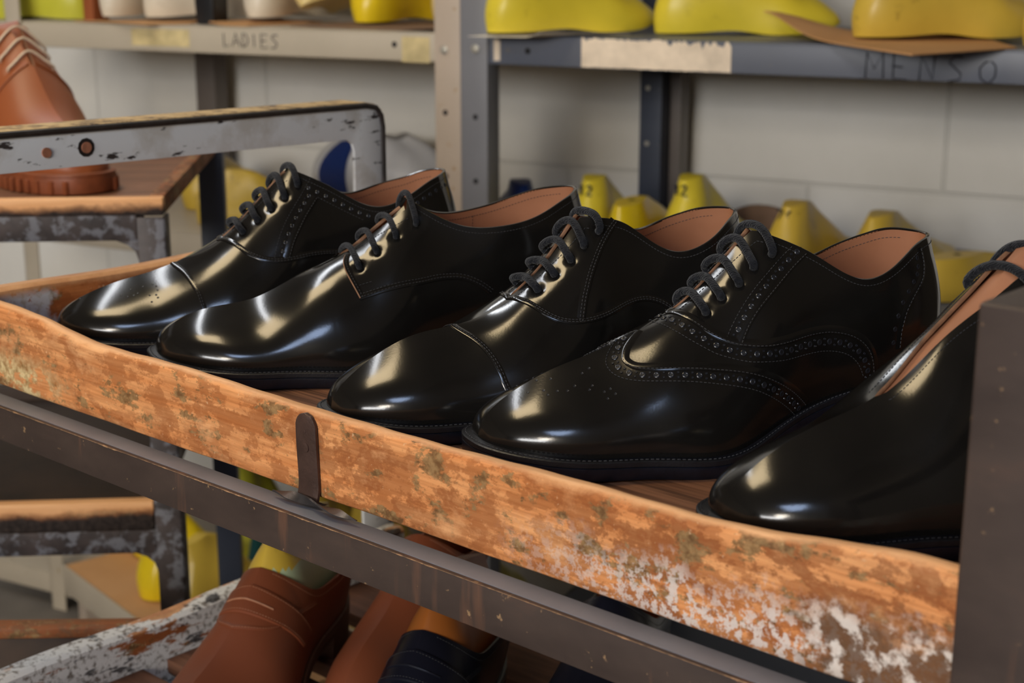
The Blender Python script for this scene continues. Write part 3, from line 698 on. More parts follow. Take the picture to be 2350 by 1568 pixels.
FIT = {
 1: dict(L=27.3919, wl=[3.6,3.897,4.107,5.172,4.316,3.244,3.161,3.26,3.1], wm=[3.6,4.0,4.5,4.4,3.5,3.0,3.1,3.2,3.0], zf=[1.5,1.18,1.03,1.02,1.79,2.735,3.1], zr=[4.073,4.292,4.754,5.64,7.054,9.673,11.472,12.4,13.0], ta=0.2613, tp=2.7036, ha=0.1893, hp=2.1638, tf=0.3794, tt=0.5472, zt=[11.149,9.929,8.527,8.795,9.907,10.276], yo=[0.0,0.0,0.35,1.759,2.32,1.152], lean=0.8849, bul=0.1686, sw=1.3356, gap0=0.25, gap1=0.3, ba=0.3614, bb=0.6627, wid=0.9489, ca=0.3008, cp=2.2, bt=0.12, hs=0.2727, dz=[0.0,-0.032,0.191,0.24,-0.185,0.085], fd=[0.0,0.349,-0.143,0.734,1.359,1.2], X=-28.4857, Y=93.5323, A=0.4468),
 2: dict(L=27.8089, wl=[3.6,4.224,4.271,4.858,4.339,3.244,3.155,3.258,3.1], wm=[3.6,4.0,4.5,4.4,3.5,3.0,3.1,3.2,3.0], zf=[1.5,1.18,1.03,1.02,1.732,2.743,3.1], zr=[4.203,4.302,4.565,5.829,7.052,9.111,10.823,12.4,13.0], ta=0.2369, tp=2.784, ha=0.1745, hp=2.1804, tf=0.3952, tt=0.5407, zt=[10.405,8.809,8.522,8.871,9.807,10.24], yo=[0.0,0.0,0.35,1.802,2.344,1.186], lean=0.9596, bul=0.1975, sw=1.966, gap0=0.75, gap1=1.4, ba=0.3633, bb=0.6583, wid=0.9664, ca=0.2975, cp=2.2, bt=0.12, hs=0.2835, dz=[0.0,0.155,0.213,0.152,0.085,0.124], fd=[0.0,0.334,-0.171,0.864,1.317,1.2], X=-20.6214, Y=87.0519, A=0.3949),
 3: dict(L=26.3751, wl=[3.6,3.942,4.076,5.14,4.329,3.192,3.132,3.28,3.1], wm=[3.6,4.0,4.5,4.4,3.5,3.0,3.1,3.2,3.0], zf=[1.5,1.18,1.03,1.02,1.779,2.729,3.1], zr=[3.957,4.637,5.221,5.562,6.794,9.128,11.417,12.4,13.0], ta=0.2846, tp=2.5264, ha=0.1877, hp=2.1203, tf=0.3882, tt=0.5608, zt=[10.714,10.2,8.601,8.901,10.027,10.247], yo=[0.0,0.0,0.35,1.055,2.705,0.807], lean=0.7952, bul=0.1972, sw=0.9393, gap0=0.25, gap1=0.3, ba=0.3617, bb=0.7031, wid=0.9411, ca=0.3074, cp=2.2, bt=0.12, hs=0.3296, dz=[0.0,-0.11,0.641,0.313,-0.081,0.09], fd=[0.0,0.334,-0.162,0.866,1.48,1.2], X=-9.052, Y=76.1846, A=0.5183),
 4: dict(L=26.8752, wl=[3.6,4.045,4.297,5.125,4.325,3.245,3.168,3.25,3.1], wm=[3.6,4.0,4.5,4.4,3.5,3.0,3.1,3.2,3.0], zf=[1.5,1.18,1.03,1.02,1.772,2.738,3.1], zr=[4.038,4.558,5.226,6.189,7.547,9.886,11.738,12.4,13.0], ta=0.2684, tp=2.6068, ha=0.1878, hp=2.1419, tf=0.3759, tt=0.5555, zt=[11.04,9.913,8.511,8.864,9.993,10.059], yo=[0.0,0.0,0.35,1.782,2.295,1.202], lean=0.7571, bul=0.1944, sw=1.2141, gap0=0.25, gap1=0.3, ba=0.3658, bb=0.6632, wid=0.9791, ca=0.2987, cp=2.2, bt=0.12, hs=0.2495, dz=[0.0,-0.039,0.201,0.21,-0.067,0.361], fd=[0.0,0.296,-0.226,0.76,1.34,1.2], X=-1.1868, Y=71.2103, A=0.4302),
 5: dict(L=26.8752, wl=[3.6,4.045,4.297,5.125,4.325,3.245,3.168,3.25,3.1], wm=[3.6,4.0,4.5,4.4,3.5,3.0,3.1,3.2,3.0], zf=[1.5,1.18,1.03,1.02,1.772,2.738,3.1], zr=[4.3,4.75,5.4,6.4,8.5,10.4,12.2,12.6,13.0], ta=0.2684, tp=2.6068, ha=0.1878, hp=2.1419, tf=0.275, tt=0.62, zt=[12.0,9.913,8.511,8.864,9.993,10.059], yo=[0.0,0.0,0.35,1.782,2.295,1.202], lean=0.7571, bul=0.1944, sw=1.0884, gap0=0.3, gap1=2.4, ba=0.3658, bb=0.6632, wid=0.9387, ca=0.2987, cp=2.2, bt=0.12, hs=0.2495, dz=[0.0,-0.039,0.201,0.21,-0.067,0.361], fd=[0.0,0.296,-0.226,0.76,1.34,1.2], X=9.4988, Y=60.1328, A=0.5187),
}
PATTERN = {
 1: dict(
  vamp_hi=[(0.3772,0.9653),(0.389,0.7819),(0.4008,0.6613),(0.4245,0.5551),(0.4502,0.4763),(0.4778,0.4325),(0.5094,0.4086),(0.543,0.4093),(0.5706,0.4129)],
  cap=[(0.2646,0.9421),(0.2725,0.8919),(0.2804,0.7683),(0.2864,0.6216),(0.2923,0.4595),(0.2942,0.3784)],
  fac_l=[(0.5943,0.8932),(0.5745,0.8423),(0.5449,0.7761),(0.5193,0.7104),(0.4995,0.6383),(0.4818,0.5515),(0.4719,0.4741)],
  fac_r=[(0.6002,0.7753),(0.5765,0.7254),(0.5509,0.6564),(0.5291,0.5676),(0.5094,0.4818),(0.5055,0.4351)],
  top_lo=[(0.6002,0.7787),(0.6298,0.7182),(0.6752,0.6359),(0.7068,0.5745)],
  eye=[(0.5627,0.8912),(0.5272,0.8571),(0.4916,0.8329),(0.4581,0.8163),(0.4226,0.8211)],
  med=[(0.16,0.8494),(0.1877,0.8494),(0.2094,0.8417),(0.2153,0.8031),(0.2153,0.749),(0.2094,0.695),(0.2113,0.6525),(0.1956,0.7104),(0.1956,0.6139),(0.1719,0.7761),(0.162,0.7606),(0.1482,0.7568),(0.1363,0.7992),(0.0534,0.9807)],
 ),
 2: dict(
  qf=[(0.3989,0.8929),(0.389,0.8533),(0.3811,0.7838),(0.3851,0.6757),(0.3929,0.5637),(0.4008,0.4782)],
  ql=[(0.4008,0.4782),(0.4383,0.466),(0.4719,0.457),(0.5114,0.4701),(0.5528,0.4644),(0.5943,0.4253),(0.6199,0.3979),(0.6535,0.3424),(0.6792,0.2661),(0.6989,0.2005)],
  tick=[(0.4028,0.5746),(0.4186,0.5683),(0.4324,0.5606)],
  eye=[(0.4147,0.7072),(0.4561,0.7623),(0.5035,0.8222),(0.5528,0.8489)],
 ),
 3: dict(
  vamp_hi=[(1,0.3791,0.8378),(0.3831,0.9653),(0.387,0.8147),(0.4008,0.7112),(0.4127,0.6331),(0.4265,0.5665),(0.4482,0.5159),(0.4778,0.4865),(0.5134,0.471),(0.5568,0.454),(0.6002,0.4375),(0.6417,0.4193),(0.6732,0.403)],
  fac_l=[(0.6259,0.858),(0.5884,0.8241),(0.5548,0.7901),(0.5272,0.7413),(0.5055,0.6525),(0.4877,0.5521),(0.4818,0.5019)],
  cap=[(0.1798,0.9961),(0.2054,1.0),(0.2331,0.9961),(0.2567,0.9421),(0.2587,0.9305),(0.2666,0.8764),(0.2765,0.7761),(0.2824,0.6486),(0.2864,0.5212),(0.2883,0.4093),(0.2903,0.305),(0.2942,0.2703)],
  eye=[(0.5765,0.886),(0.537,0.8919),(0.5035,0.8842),(0.466,0.8764),(0.4265,0.8497)],
 ),
 4: dict(
  wing_lo=[(0.1719,0.9961),(0.2094,0.9382),(0.2271,0.9035),(0.2232,0.8571),(0.2252,0.7992),(0.2311,0.7375),(0.2469,0.6795),(0.2725,0.61),(0.316,0.5097),(0.3673,0.4247),(0.4245,0.3491),(0.4601,0.2936),(0.4995,0.2152),(0.543,0.1004),(0.5785,0.0),(0.5745,0.0)],
  wing_hi=[(0.2883,0.9382),(0.2765,0.9344),(0.2646,0.9112),(0.2548,0.8764),(0.2528,0.8147),(0.2567,0.7683),(0.2706,0.7143),(0.3021,0.6293),(0.3495,0.5251),(0.4028,0.4437),(0.4522,0.3769),(0.4897,0.3145),(0.5291,0.2355),(0.5706,0.1298),(0.6042,0.0268),(0.6101,0.0),(0.6022,0.0)],
  vamp_hi=[(1,0.3594,0.7992),(1,0.3693,0.8147),(1,0.3693,0.8919),(0.3712,0.9382),(0.3791,0.9955),(0.3791,0.8379),(0.3929,0.6943),(0.4087,0.6105),(0.4245,0.5502),(0.4522,0.4873),(0.4857,0.4406),(0.5272,0.4286),(0.5745,0.4319),(0.6239,0.4135),(0.6732,0.3867),(0.7088,0.3502),(0.7364,0.2867),(0.7542,0.2119),(0.766,0.1317),(0.7719,0.0323)],
  vamp_lo=[(1,0.3396,0.9035),(0.3456,0.9807),(0.3456,0.8764),(0.3535,0.7606),(0.3673,0.6641),(0.3831,0.5848),(0.4107,0.493),(0.387,0.5662),(0.4127,0.4892),(0.4403,0.4295),(0.4818,0.379),(0.5193,0.3514),(0.5667,0.3315),(0.614,0.3127),(0.6575,0.2835),(0.689,0.2548),(0.7147,0.2059),(0.7325,0.1455),(0.7443,0.0678),(0.7483,0.0)],
  fac_l=[(0.6042,0.8551),(0.5667,0.8232),(0.5331,0.7915),(0.5015,0.7422),(0.4798,0.6888),(0.462,0.6483),(0.4403,0.6005),(0.4245,0.5578)],
  fac_r=[(0.6298,0.8113),(0.5903,0.7685),(0.5528,0.7276),(0.5173,0.6757),(0.4916,0.6216),(0.4739,0.5772),(0.4581,0.5374),(0.4502,0.5024)],
  ctr=[(0.922,0.7342),(0.9279,0.6477),(0.916,0.5892),(0.8904,0.5287),(0.8608,0.4768),(0.8391,0.4141),(0.8292,0.3239),(0.8272,0.218),(0.8292,0.1738)],
  eye=[(0.5607,0.8633),(0.5193,0.8494),(0.4837,0.8043),(0.4482,0.7876),(0.4147,0.7661)],
  med=[(0.1975,0.8996),(0.1817,0.8803),(0.158,0.7992),(0.1857,0.7568),(0.1778,0.7297),(0.1995,0.6757),(0.2113,0.6834),(0.2153,0.6293),(0.1067,0.8533),(0.1087,0.7954),(0.083,0.8996),(0.1067,0.973),(0.1284,0.9305),(0.1265,0.8031),(0.1423,0.7761),(0.1995,0.61)],
 ),
}
# the workshop's lamps: rows of tubes under the ceiling and daylight from windows at the far end behind the camera
CZ = 152
LIGHTS = [
 ('ceiling_panel_warm', (-78, 97, CZ), (-78, 97, 0), (60, 44), 10, (1.0, .78, .46)),
 ('ceiling_tube_cool', (-92, 205, CZ), (-92, 205, 0), (12, 190), 12, (.93, .96, 1.0)),
 ('ceiling_tubes_blue', (-35, -122, CZ), (-35, -122, 0), (75, 90), 24, (.52, .68, 1.0)),
 ('ceiling_tubes_far', (-60, -400, CZ), (-20, -230, 0), (340, 70), 260, (1.0, .90, .76)),
 ('window_daylight', (-330, -520, 128), (20, 180, 0), (440, 90), 290, (.97, .96, .95)),
]
# ------------------------------------------------------------------ the five black shoes on the upper tray
TH = math.radians(-42); O = np.array([-8.31, 73.03, 0.0]); E1 = np.array([math.cos(TH), math.sin(TH), 0]); E2 = np.array([-math.sin(TH), math.cos(TH), 0])
def RK(a, b, z=0.0): return O+a*E1+b*E2+np.array([0, 0, z])             # rack frame -> room
for k, pts in {(3, 'cap'): [(.2545, .999), (.256, .965)]+PATTERN[3]['cap'][4:], (1, 'cap'): [(.262, .999), (.2632, .97)]+PATTERN[1]['cap']+[(.295, .2)],
               (3, 'vamp_hi'): [(.381, .999), (.3825, .965)]+PATTERN[3]['vamp_hi'][2:]+[(.70, .35), (.73, .28), (.752, .18), (.762, .08), (.766, .0)],
               (1, 'vamp_hi'): [(.374, .999)]+PATTERN[1]['vamp_hi']+[(.60, .38), (.65, .36), (.70, .30), (.735, .19), (.755, .05), (.757, 0)],
               (4, 'vamp_hi'): [(.372, .999), (.375, .95)]+PATTERN[4]['vamp_hi'][5:],
               (4, 'vamp_lo'): [(.343, .999), (.345, .94)]+PATTERN[4]['vamp_lo'][2:7]+PATTERN[4]['vamp_lo'][9:-1],
               (4, 'wing_hi'): [(.310, .999), (.296, .972), (.279, .942)]+PATTERN[4]['wing_hi'][2:-2],
               (4, 'wing_lo'): [(.262, .999), (.248, .968), (.236, .935), (.228, .905)]+PATTERN[4]['wing_lo'][3:-1]}.items(): PATTERN[k[0]][k[1]] = pts
FIT[4]['wm'] = [3.6, 3.6, 3.4, 2.8, 2.05, 1.9, 2.4, 2.8, 2.8]
FIT[1]['wm'] = [3.6, 3.7, 4.0, 3.8, 3.0, 2.7, 2.9, 3.0, 2.9]; FIT[2]['wm'] = [3.6, 3.6, 3.4, 2.9, 2.2, 2.1, 2.6, 2.9, 2.9]
SOLE = {k: min(v['zf'][1:4]) for k, v in FIT.items()}
LAB = {1: 'black quarter-brogue oxford with punched cap, farthest left in the row on the worn tray',
       2: 'black plain-toe derby shoe with four lace rows, second from the left on the tray',
       3: 'black cap-toe oxford with plain stitched seams, in the middle of the tray row',
       4: 'black full-brogue wingtip oxford with punched bands, second from the dark post',
       5: 'black plain shoe with wide-open lacing, nearest to the dark post'}
STY = {1: 'oxford', 2: 'derby', 3: 'oxford', 4: 'brogue', 5: 'open'}
PAT5 = dict(eye=[(.60, .80), (.545, .80)])
for k in (1, 2, 3, 4, 5):
    prm = {q: v for q, v in FIT[k].items() if q not in ('X', 'Y', 'A')}; prm['thick'] = SOLE[k]
    if k in (2,): prm['lr'] = .19
    make_shoe('dress_shoe', 'shoe', LAB[k], prm, (FIT[k]['X'], FIT[k]['Y']), FIT[k]['A'], STY[k], PATTERN.get(k, PAT5), group='black shoes in a row on the worn tray',
              mats=dict(thread=M['thread_light'] if k in (3, 4) else M['thread']))

# ------------------------------------------------------------------ the rack that carries the trays
def angle(mb, axis, a0, a1, p, q, w, h, th=.3, sp=1, sq=1, m=0):
    """L section along axis: flange of width w along the first other axis, of height h along the second, corner at (p, q)"""
    mb.prism([(p, q), (p+sp*w, q), (p+sp*w, q+sq*th), (p+sp*th, q+sq*th), (p+sp*th, q+sq*h), (p, q+sq*h)], axis, a0, a1, m)
rack = thing('shoe_rack', 'brown painted angle-iron shoe rack holding the row of black shoes', 'rack', (O[0], O[1], -Z0), TH)
ZR = Z0                                                               # rack parts are written with z above the tray floor
def rk(mb, name, mat, bevel=.08, parent=rack, **k):
    mb.v = [v+np.array([0, 0, ZR]) for v in mb.v]; return mb.build(name, mat, parent, bevel=bevel, **k)
mb = MB(); mb.box((-42.5, -1.65, -5.33), (33.6, -1.37, -3.08)); fr = rk(mb, 'front_rail', M['rail'], .05)
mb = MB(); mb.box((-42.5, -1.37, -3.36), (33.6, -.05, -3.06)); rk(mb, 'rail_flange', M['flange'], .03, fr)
mb = MB()
ga = np.arange(-42, 33.4, .12); nz = np.convolve(rng.normal(0, 1, len(ga)+8), np.ones(9)/9, 'valid')*3; nz2 = np.convolve(rng.normal(0, 1, len(ga)+3), np.ones(4)/4, 'valid')*2
P = np.stack([ga, -1.655+0*ga, -3.085-.012*np.clip(nz, 0, 3)], -1); mb.tube(P, .012+.028*np.clip(.25+nz*.5+nz2*.35, 0, 2.2), 6); rk(mb, 'chipped_edge', M['chip'], 0, fr)
mb = MB(); angle(mb, 0, -42.5, 37.5, 41.0, -3.08, 1.6, 2.25, .28, -1, -1); rk(mb, 'rear_rail', M['rail'], .05)
for a0 in (-40.2, 37.2):                                              # cross bars the tray stands on
    mb = MB(); mb.box((a0 if a0 < 0 else a0-5.2, -.0, -2.9), ((a0 if a0 < 0 else a0-5.2)+3.6, 40.5, -2.52)); rk(mb, 'tray_support', M['rail'], .05)
for a0 in (-40.2, 32.2):
    mb = MB(); mb.box((a0, -3.4, -31.2), (a0+3.4, 40.8, -30.6)); rk(mb, 'tray_support', M['rail'], .05)
mb = MB(); mb.box((33.66, -2.0, -Z0), (38.3, 2.4, 13.75)); rk(mb, 'front_post', M['rail'], .22, seg=3)
mb = MB(); mb.box((34.0, 2.4, 11.2), (38.0, 40.0, 13.7)); rk(mb, 'end_bar', M['rail'], .15)
mb = MB(); mb.box((34.0, 38.6, -Z0), (38.0, 41.6, 11.2)); rk(mb, 'rear_post', M['rail'], .15)
mb = MB(); angle(mb, 2, -Z0, 12.6, -43.2, -1.6, 3.2, 3.2, .3, 1, 1); rk(mb, 'front_post', M['white_iron'], .08)
# white end frame: one bar bent down into the rear upright
zb = lambda b: 12.75-.012*b
mb = MB(); prof = []
outer = [(-.5, zb(0)), (38.6, zb(40)), (39.6, zb(40)-.25), (40.1, zb(40)-.75), (40.35, zb(40)-1.6), (40.4, -40), (37.2, -40), (37.2, zb(40)-3.6), (37.0, zb(40)-3.0), (36.4, zb(40)-2.6), (-.5, zb(0)-2.5)]
mb.prism(outer, 0, -40.35, -40.0)
rk(mb, 'end_bar', M['white_iron'], .06)
mb = MB(); mb.prism([(-.5, zb(0)), (38.6, zb(40)), (39.6, zb(40)-.25), (40.1, zb(40)-.75), (40.35, zb(40)-1.6), (40.4, -40), (40.75, -40), (40.75, zb(40)-1.3), (40.35, zb(40)-.35), (39.6, zb(40)+.15), (38.6, zb(40)+.36), (-.5, zb(0)+.36)], 0, -43.2, -40.05)
rk(mb, 'end_bar_flange', M['dusty'], .04)
mb = MB(); mb.tube(np.array([(-39.98, b, z) for b, z in [(-.5, zb(0)+.1), (20, zb(20)+.05), (38.5, zb(40)+.08), (39.7, zb(40)-.16), (40.25, zb(40)-.85), (40.42, zb(40)-1.8), (40.42, -5), (40.4, -40)]]), .24, 8); rk(mb, 'bar_edge', M['black_edge'], 0)
mb = MB(); angle(mb, 2, -Z0, -40, -43.2, 41, 3.2, 3.2, .3, 1, -1); rk(mb, 'rear_post', M['dark_steel'], .06)
for b, z, r in ((8.4, zb(8)-1.35, .36), (11.6, zb(11)-1.25, .40)):
    mb = MB(); mb.disc((-40.0, b, z), (1, 0, 0), r, 14, 0, .12); rk(mb, 'rivet', M['copper'], 0)
    if r > .38: mb = MB(); mb.disc((-39.99, b, z), (1, 0, 0), r*1.7, 11, 0, .02); rk(mb, 'chipped_ring', M['black_edge'], 0)
# strap screwed to the lip belongs to the tray; the twisted tail lies on the rail
# ------------------------------------------------------------------ upper tray
tray = thing('shoe_tray', 'worn pine tray with a scuffed orange front lip under the black shoes', 'tray', (O[0], O[1], -2.5), TH)
def tk(mb, name, mat, bevel=.06, parent=tray, **k):
    mb.v = [v+np.array([0, 0, 2.5]) for v in mb.v]; return mb.build(name, mat, parent, bevel=bevel, **k)
hA = cspline([-40, -33, -28, -24.5, -18, -12, 0, 11, 18, 23, 28, 31, 33.5], [3.1, 2.95, 2.6, 2.2, 2.12, 2.15, 2.0, 2.2, 2.3, 2.45, 2.95, 3.25, 3.3])
mb = MB(); rows = []
for a in np.linspace(-38.2, 33.4, 240):
    h = float(hA(a))+.015*math.sin(a*1.7)+.03*math.sin(a*.43+1); w0 = .015*math.sin(a*1.1)+.02*math.sin(a*.5); rr = .48+.06*math.sin(a*.4)
    arc = [(w0+rr-rr*math.cos(q), h-rr+rr*math.sin(q)) for q in np.linspace(.0, PI/2, 7)]
    arc2 = [(1.2-rr+rr*math.sin(q), h-.05-rr+rr*math.cos(q)) for q in np.linspace(0.1, PI/2, 7)]
    pr = [(.12+w0, -2.5), (w0, -2.38)]+[(w0*.6, z) for z in np.linspace(-1.9, h-rr-.2, 8)]+arc+arc2+[(1.2, .0), (1.2, -2.5)]
    rows.append([(a, p, q-0.0) for p, q in pr])
R = np.array(rows); mb.grid(R, 0, closed_v=True); m_ = R.shape[1]; mb.add(R[0], [tuple(range(m_))]); mb.add(R[-1], [tuple(range(m_-1, -1, -1))])
lip = tk(mb, 'front_lip', M['lip_wood'], 0, smooth=50)
mb = MB(); rows = []
for b in np.linspace(1.21, 38.2, 80):
    h = 3.0+.10*math.sin(b*.3+1)
    rows.append([(-38.2, b, -2.5), (-38.2, b, h-.25), (-37.95, b, h), (-37.1, b, h), (-36.85, b, h-.25), (-36.8, b, -2.5)])
R = np.array(rows); mb.grid(R, 0, closed_v=True); mb.add(R[0], [tuple(range(6))]); mb.add(R[-1], [tuple(range(5, -1, -1))]); tk(mb, 'end_board', M['end_wood'], 0, smooth=40)
mb = MB(); mb.box((32.0, 1.21, -2.5), (33.4, 38.2, 2.2)); tk(mb, 'end_board', M['end_wood'], .12)
mb = MB(); mb.box((-36.8, 37.0, -2.5), (32.0, 38.2, .9)); tk(mb, 'back_board', M['end_wood'], .12)
mb = MB(); mb.box((-36.8, 1.2, -1.2), (32.0, 37.0, 0.0)); tk(mb, 'tray_floor', M['floor_wood'], 0)
# strap hooked over the lip
mb = MB(); a0, w = -2.95, .78
prof = [(-.02, 1.95), (-.06, 1.2), (-.08, .2), (-.05, -1.2), (-.1, -2.2), (-.22, -2.72), (.25, -2.92)]
sp = cspline(np.arange(7), [p[0] for p in prof]); sq = cspline(np.arange(7), [p[1] for p in prof]); rows = []
for q in np.linspace(0, 6, 40):
    ww = w*min(1, math.sqrt(max(0, 1-(1-min(1, q/1.3))**2))+.05); sh = .1*q*.35
    rows.append([(a0+sh-ww, sp(q), sq(q)), (a0+sh-ww, sp(q)-.16, sq(q)), (a0+sh-ww*.6, sp(q)-.22, sq(q)), (a0+sh+ww*.6, sp(q)-.22, sq(q)), (a0+sh+ww, sp(q)-.16, sq(q)), (a0+sh+ww, sp(q), sq(q))])
R = np.array(rows); mb.grid(R, 0, closed_v=True); mb.add(R[0], [tuple(range(6))]); mb.add(R[-1], [tuple(range(5, -1, -1))])
strap = tk(mb, 'metal_strap', M['strap'], 0, smooth=40)
mb = MB(); mb.disc((a0+.1, -.26, .15), (0, -1, 0), .26, 12, 0, .10); mb.disc((a0+.02, -.28, 1.0), (0, -1, 0), .12, 10, 0, .03); tk(mb, 'screw_head', M['strap'], .02, strap)
mb = MB(); rows = []
for q in np.linspace(0, 1, 60):                                       # its twisted tail
    c = np.array([-5.3+6.6*q, -.62+.05*math.sin(q*6), -2.70+.10*math.sin(q*PI)]); an = -.5+q*PI*1.6; ww = .30*min(1, q*5+.08, (1-q)*4+.05)
    d = np.array([0, math.cos(an), math.sin(an)*.75]); e = np.array([0, -math.sin(an), math.cos(an)])*.05
    rows.append([c+d*ww+e, c-d*ww+e, c-d*ww-e, c+d*ww-e])
R = np.array(rows); R[..., 2] = np.maximum(R[..., 2], -3.06); mb.grid(R, 0, closed_v=True); tk(mb, 'twisted_tail', M['bare_steel'], 0, strap, smooth=50)

# ------------------------------------------------------------------ lower tray of the same rack, with loafers
low = thing('shoe_tray', 'lower slatted tray with a white chipped end board, under the upper tray', 'tray', (O[0], O[1], -30.58), TH)
def lk(mb, name, mat, bevel=.06, **k):
    mb.v = [v+np.array([0, 0, 30.6]) for v in mb.v]; return mb.build(name, mat, low, bevel=bevel, **k)
mb = MB(); rows = []
for b in np.linspace(-1.6, 39.5, 84):
    h = -24.95+.12*math.sin(b*.35)
    rows.append([(-39.2, b, -30.6), (-39.2, b, h-.2), (-39.0, b, h), (-37.6, b, h), (-37.3, b, h-.3), (-37.25, b, -30.6)])
R = np.array(rows); mb.grid(R, 0, closed_v=True); mb.add(R[0], [tuple(range(6))]); mb.add(R[-1], [tuple(range(5, -1, -1))]); lk(mb, 'end_board', M['low_wood'], 0, smooth=40)
mb = MB(); mb.box((-39.2, -3.2, -30.6), (33.4, -1.6, -25.2)); lk(mb, 'front_lip', M['lip_wood'], .2)
mb = MB(); mb.box((31.8, -1.6, -30.6), (33.4, 39.5, -25.4)); lk(mb, 'end_board', M['side_wood'], .1)
for i, b in enumerate(np.arange(-1.4, 38, 7.6)):
    mb = MB(); mb.box((-37.2, b, -29.4), (31.8, b+5.4, -28.2)); lk(mb, 'slat', M['slat'], .12)
LO = dict(FIT[3]); LO = {q: v for q, v in LO.items() if q not in 'XYA'}; LO.update(L=27., y0=.50, wid=LO['wid']*.85, sw=.1, hs=.3, tf=.533, tt=.535, zr=[4.0, 4.6, 5.2, 5.9, 7.2, 9.0, 10.6, 12.0, 12.5], yo=[0, 0, 0, 1.7, 2.3, 1.9], zt=[9.7, 7.4, 6.8, 6.8, 7.5, 8.0], dz=[0]*6, gap0=.05, gap1=.05, thick=1.05, fd=[0, .33, 0, .5, 1.2, 1.2])
LS = dict(LO, zr=[3.2, 3.8, 4.4, 5.0, 6.1, 8.2, 10.8, 12.3, 10.6], yo=[0, 0, .0, .3, .45, .4], wid=.70, bb=.36, lean=.9)
def loafer(name, label, a, b, rz, mats, lastmat, lastlabel, band=None, up=1.0, wid=None, group='loafers on lasts in the lower tray'):
    p = RK(a, b); s, S = make_shoe(name, 'shoe', label, dict(LO, wid=wid or LO['wid']), (p[0], p[1]), rz, 'loafer', None, -28.10, mats, group)
    if lastmat is not None:
        c, s_ = math.cos(rz), math.sin(rz); make_last('shoe_last', lastlabel, dict(LS, zr=[q*(1 if i < 5 else up) for i, q in enumerate(LS['zr'])]), (p[0], p[1]), rz, lastmat, -28.0, band=band)
BR = dict(upper=M['brown'], lining=M['lining'], edge=M['brown_lining'], welt=M['brown_lining'], thread=M['thread_tan'], binding=M['brown'], slot=M['thread_tan'])
loafer('loafer', 'brown saddle loafer on a yellow last, in front of the white chipped board', -22.0, 2.2, math.radians(70), BR, M['yellow_old'],
       'yellow last with a pale green band inside the front brown loafer', (M['mint'], lambda z, x: z < 9.1-.03*(x-15)), 1.0)
loafer('loafer', 'brown loafer in deep shade behind the front brown loafer', -18.1, 14.5, math.radians(70), BR, None, None, wid=.68)
NV = dict(upper=M['navy'], lining=M['lining'], binding=M['navy'], thread=M['thread_light'], slot=M['navy'])
loafer('loafer', 'dark navy loafer on a brown last at the bottom centre', -6.0, 2.6, math.radians(69), NV, M['brown_last'], 'brown wooden last standing in the dark navy loafer', None, 1.0)
loafer('loafer', 'dark navy loafer behind its pair, right of the brown last', -.4, 15.0, math.radians(69), NV, None, None, wid=.76)
# ------------------------------------------------------------------ second rack behind, carrying the tan boot
BA = math.radians(4.5); BO = np.array([-32.2, 140.0, 0])
rack2 = thing('tray_rack', 'dark steel rack at the left, holding the tray with the tan boot', 'rack', (BO[0], BO[1], -Z0), BA)
def bk(mb, name, mat, bevel=.08, parent=None, off=Z0, **k):
    mb.v = [v+np.array([0, 0, off]) for v in mb.v]; return mb.build(name, mat, parent or rack2, bevel=bevel, **k)
for z in (1.1, -30.0):
    mb = MB(); mb.box((-70, 0, z-2.35), (-2.65, .35, z)); bk(mb, 'front_rail', M['dark_steel'], .1)
    mb = MB(); mb.box((-70, .35, z-.5), (-2.65, 3.0, z-.15)); bk(mb, 'tray_support', M['dark_steel'], .05)
    mb = MB(); mb.box((-70, 42.5, z-.5), (-2.65, 45.0, z-.15)); bk(mb, 'tray_support', M['dark_steel'], .05)
    mb = MB(); mb.prism([(-2.6, z-2.35), (-4.6, z-2.35), (-3.6, z-2.75), (-2.9, z-3.4), (-2.6, z-4.4)], 1, 0.0, .35); bk(mb, 'corner_gusset', M['dark_steel'], 0)
mb = MB(); angle(mb, 2, -Z0, .9, -2.65, 0, 2.65, 2.65, .35, 1, 1); mb.box((-.35, 0, -Z0), (0, 2.65, .9)); bk(mb, 'front_post', M['dark_steel'], .12)
mb = MB(); mb.box((-2.4, 44.5, -Z0), (0.6, 47.2, 2.0)); bk(mb, 'rear_post', M['post_blue'], .1)
mb = MB(); mb.box((-72, 0, -Z0), (-70, 2.65, 1.1)); bk(mb, 'front_post', M['dark_steel'], .1)
mb = MB(); mb.box((-72, 44.5, -Z0), (-70, 47.2, 1.1)); bk(mb, 'rear_post', M['dark_steel'], .1)
def plain_tray(label, zb, ztop, x0=-69.5, x1=-.2, y0=.5, y1=45.5, frame=(BO, BA), floor_mat='floor_wood', lipm='tray_wood', sidem='side_wood', thin=False):
    r = thing('shoe_tray', label, 'tray', (frame[0][0], frame[0][1], zb), frame[1])
    def k(mb, n, m, bev=.15):
        mb.v = [v-np.array([0, 0, zb]) for v in mb.v]; return mb.build(n, m, r, bevel=bev)
    mb = MB(); mb.box((x0, y0, zb), (x1, y0+1.5, ztop)); k(mb, 'front_lip', M[lipm], .25)
    for xa in (x0, x1-1.4): mb = MB(); mb.box((xa, y0+1.5, zb), (xa+1.4, y1-1.4, ztop+.1)); k(mb, 'side_board', M[sidem])
    mb = MB(); mb.box((x0, y1-1.4, zb), (x1, y1, ztop)); k(mb, 'back_board', M[sidem])
    mb = MB(); mb.box((x0+1.4, y0+1.5, zb+.05), (x1-1.4, y1-1.4, zb+(.45 if thin else 1.1))); k(mb, 'tray_floor', M[floor_mat], 0)
    return r
plain_tray('brown wooden tray with a chipped dark edge, under the tan boot', .97, 2.65, y0=.45, y1=44.3, thin=True, lipm='tray_wood_thin')
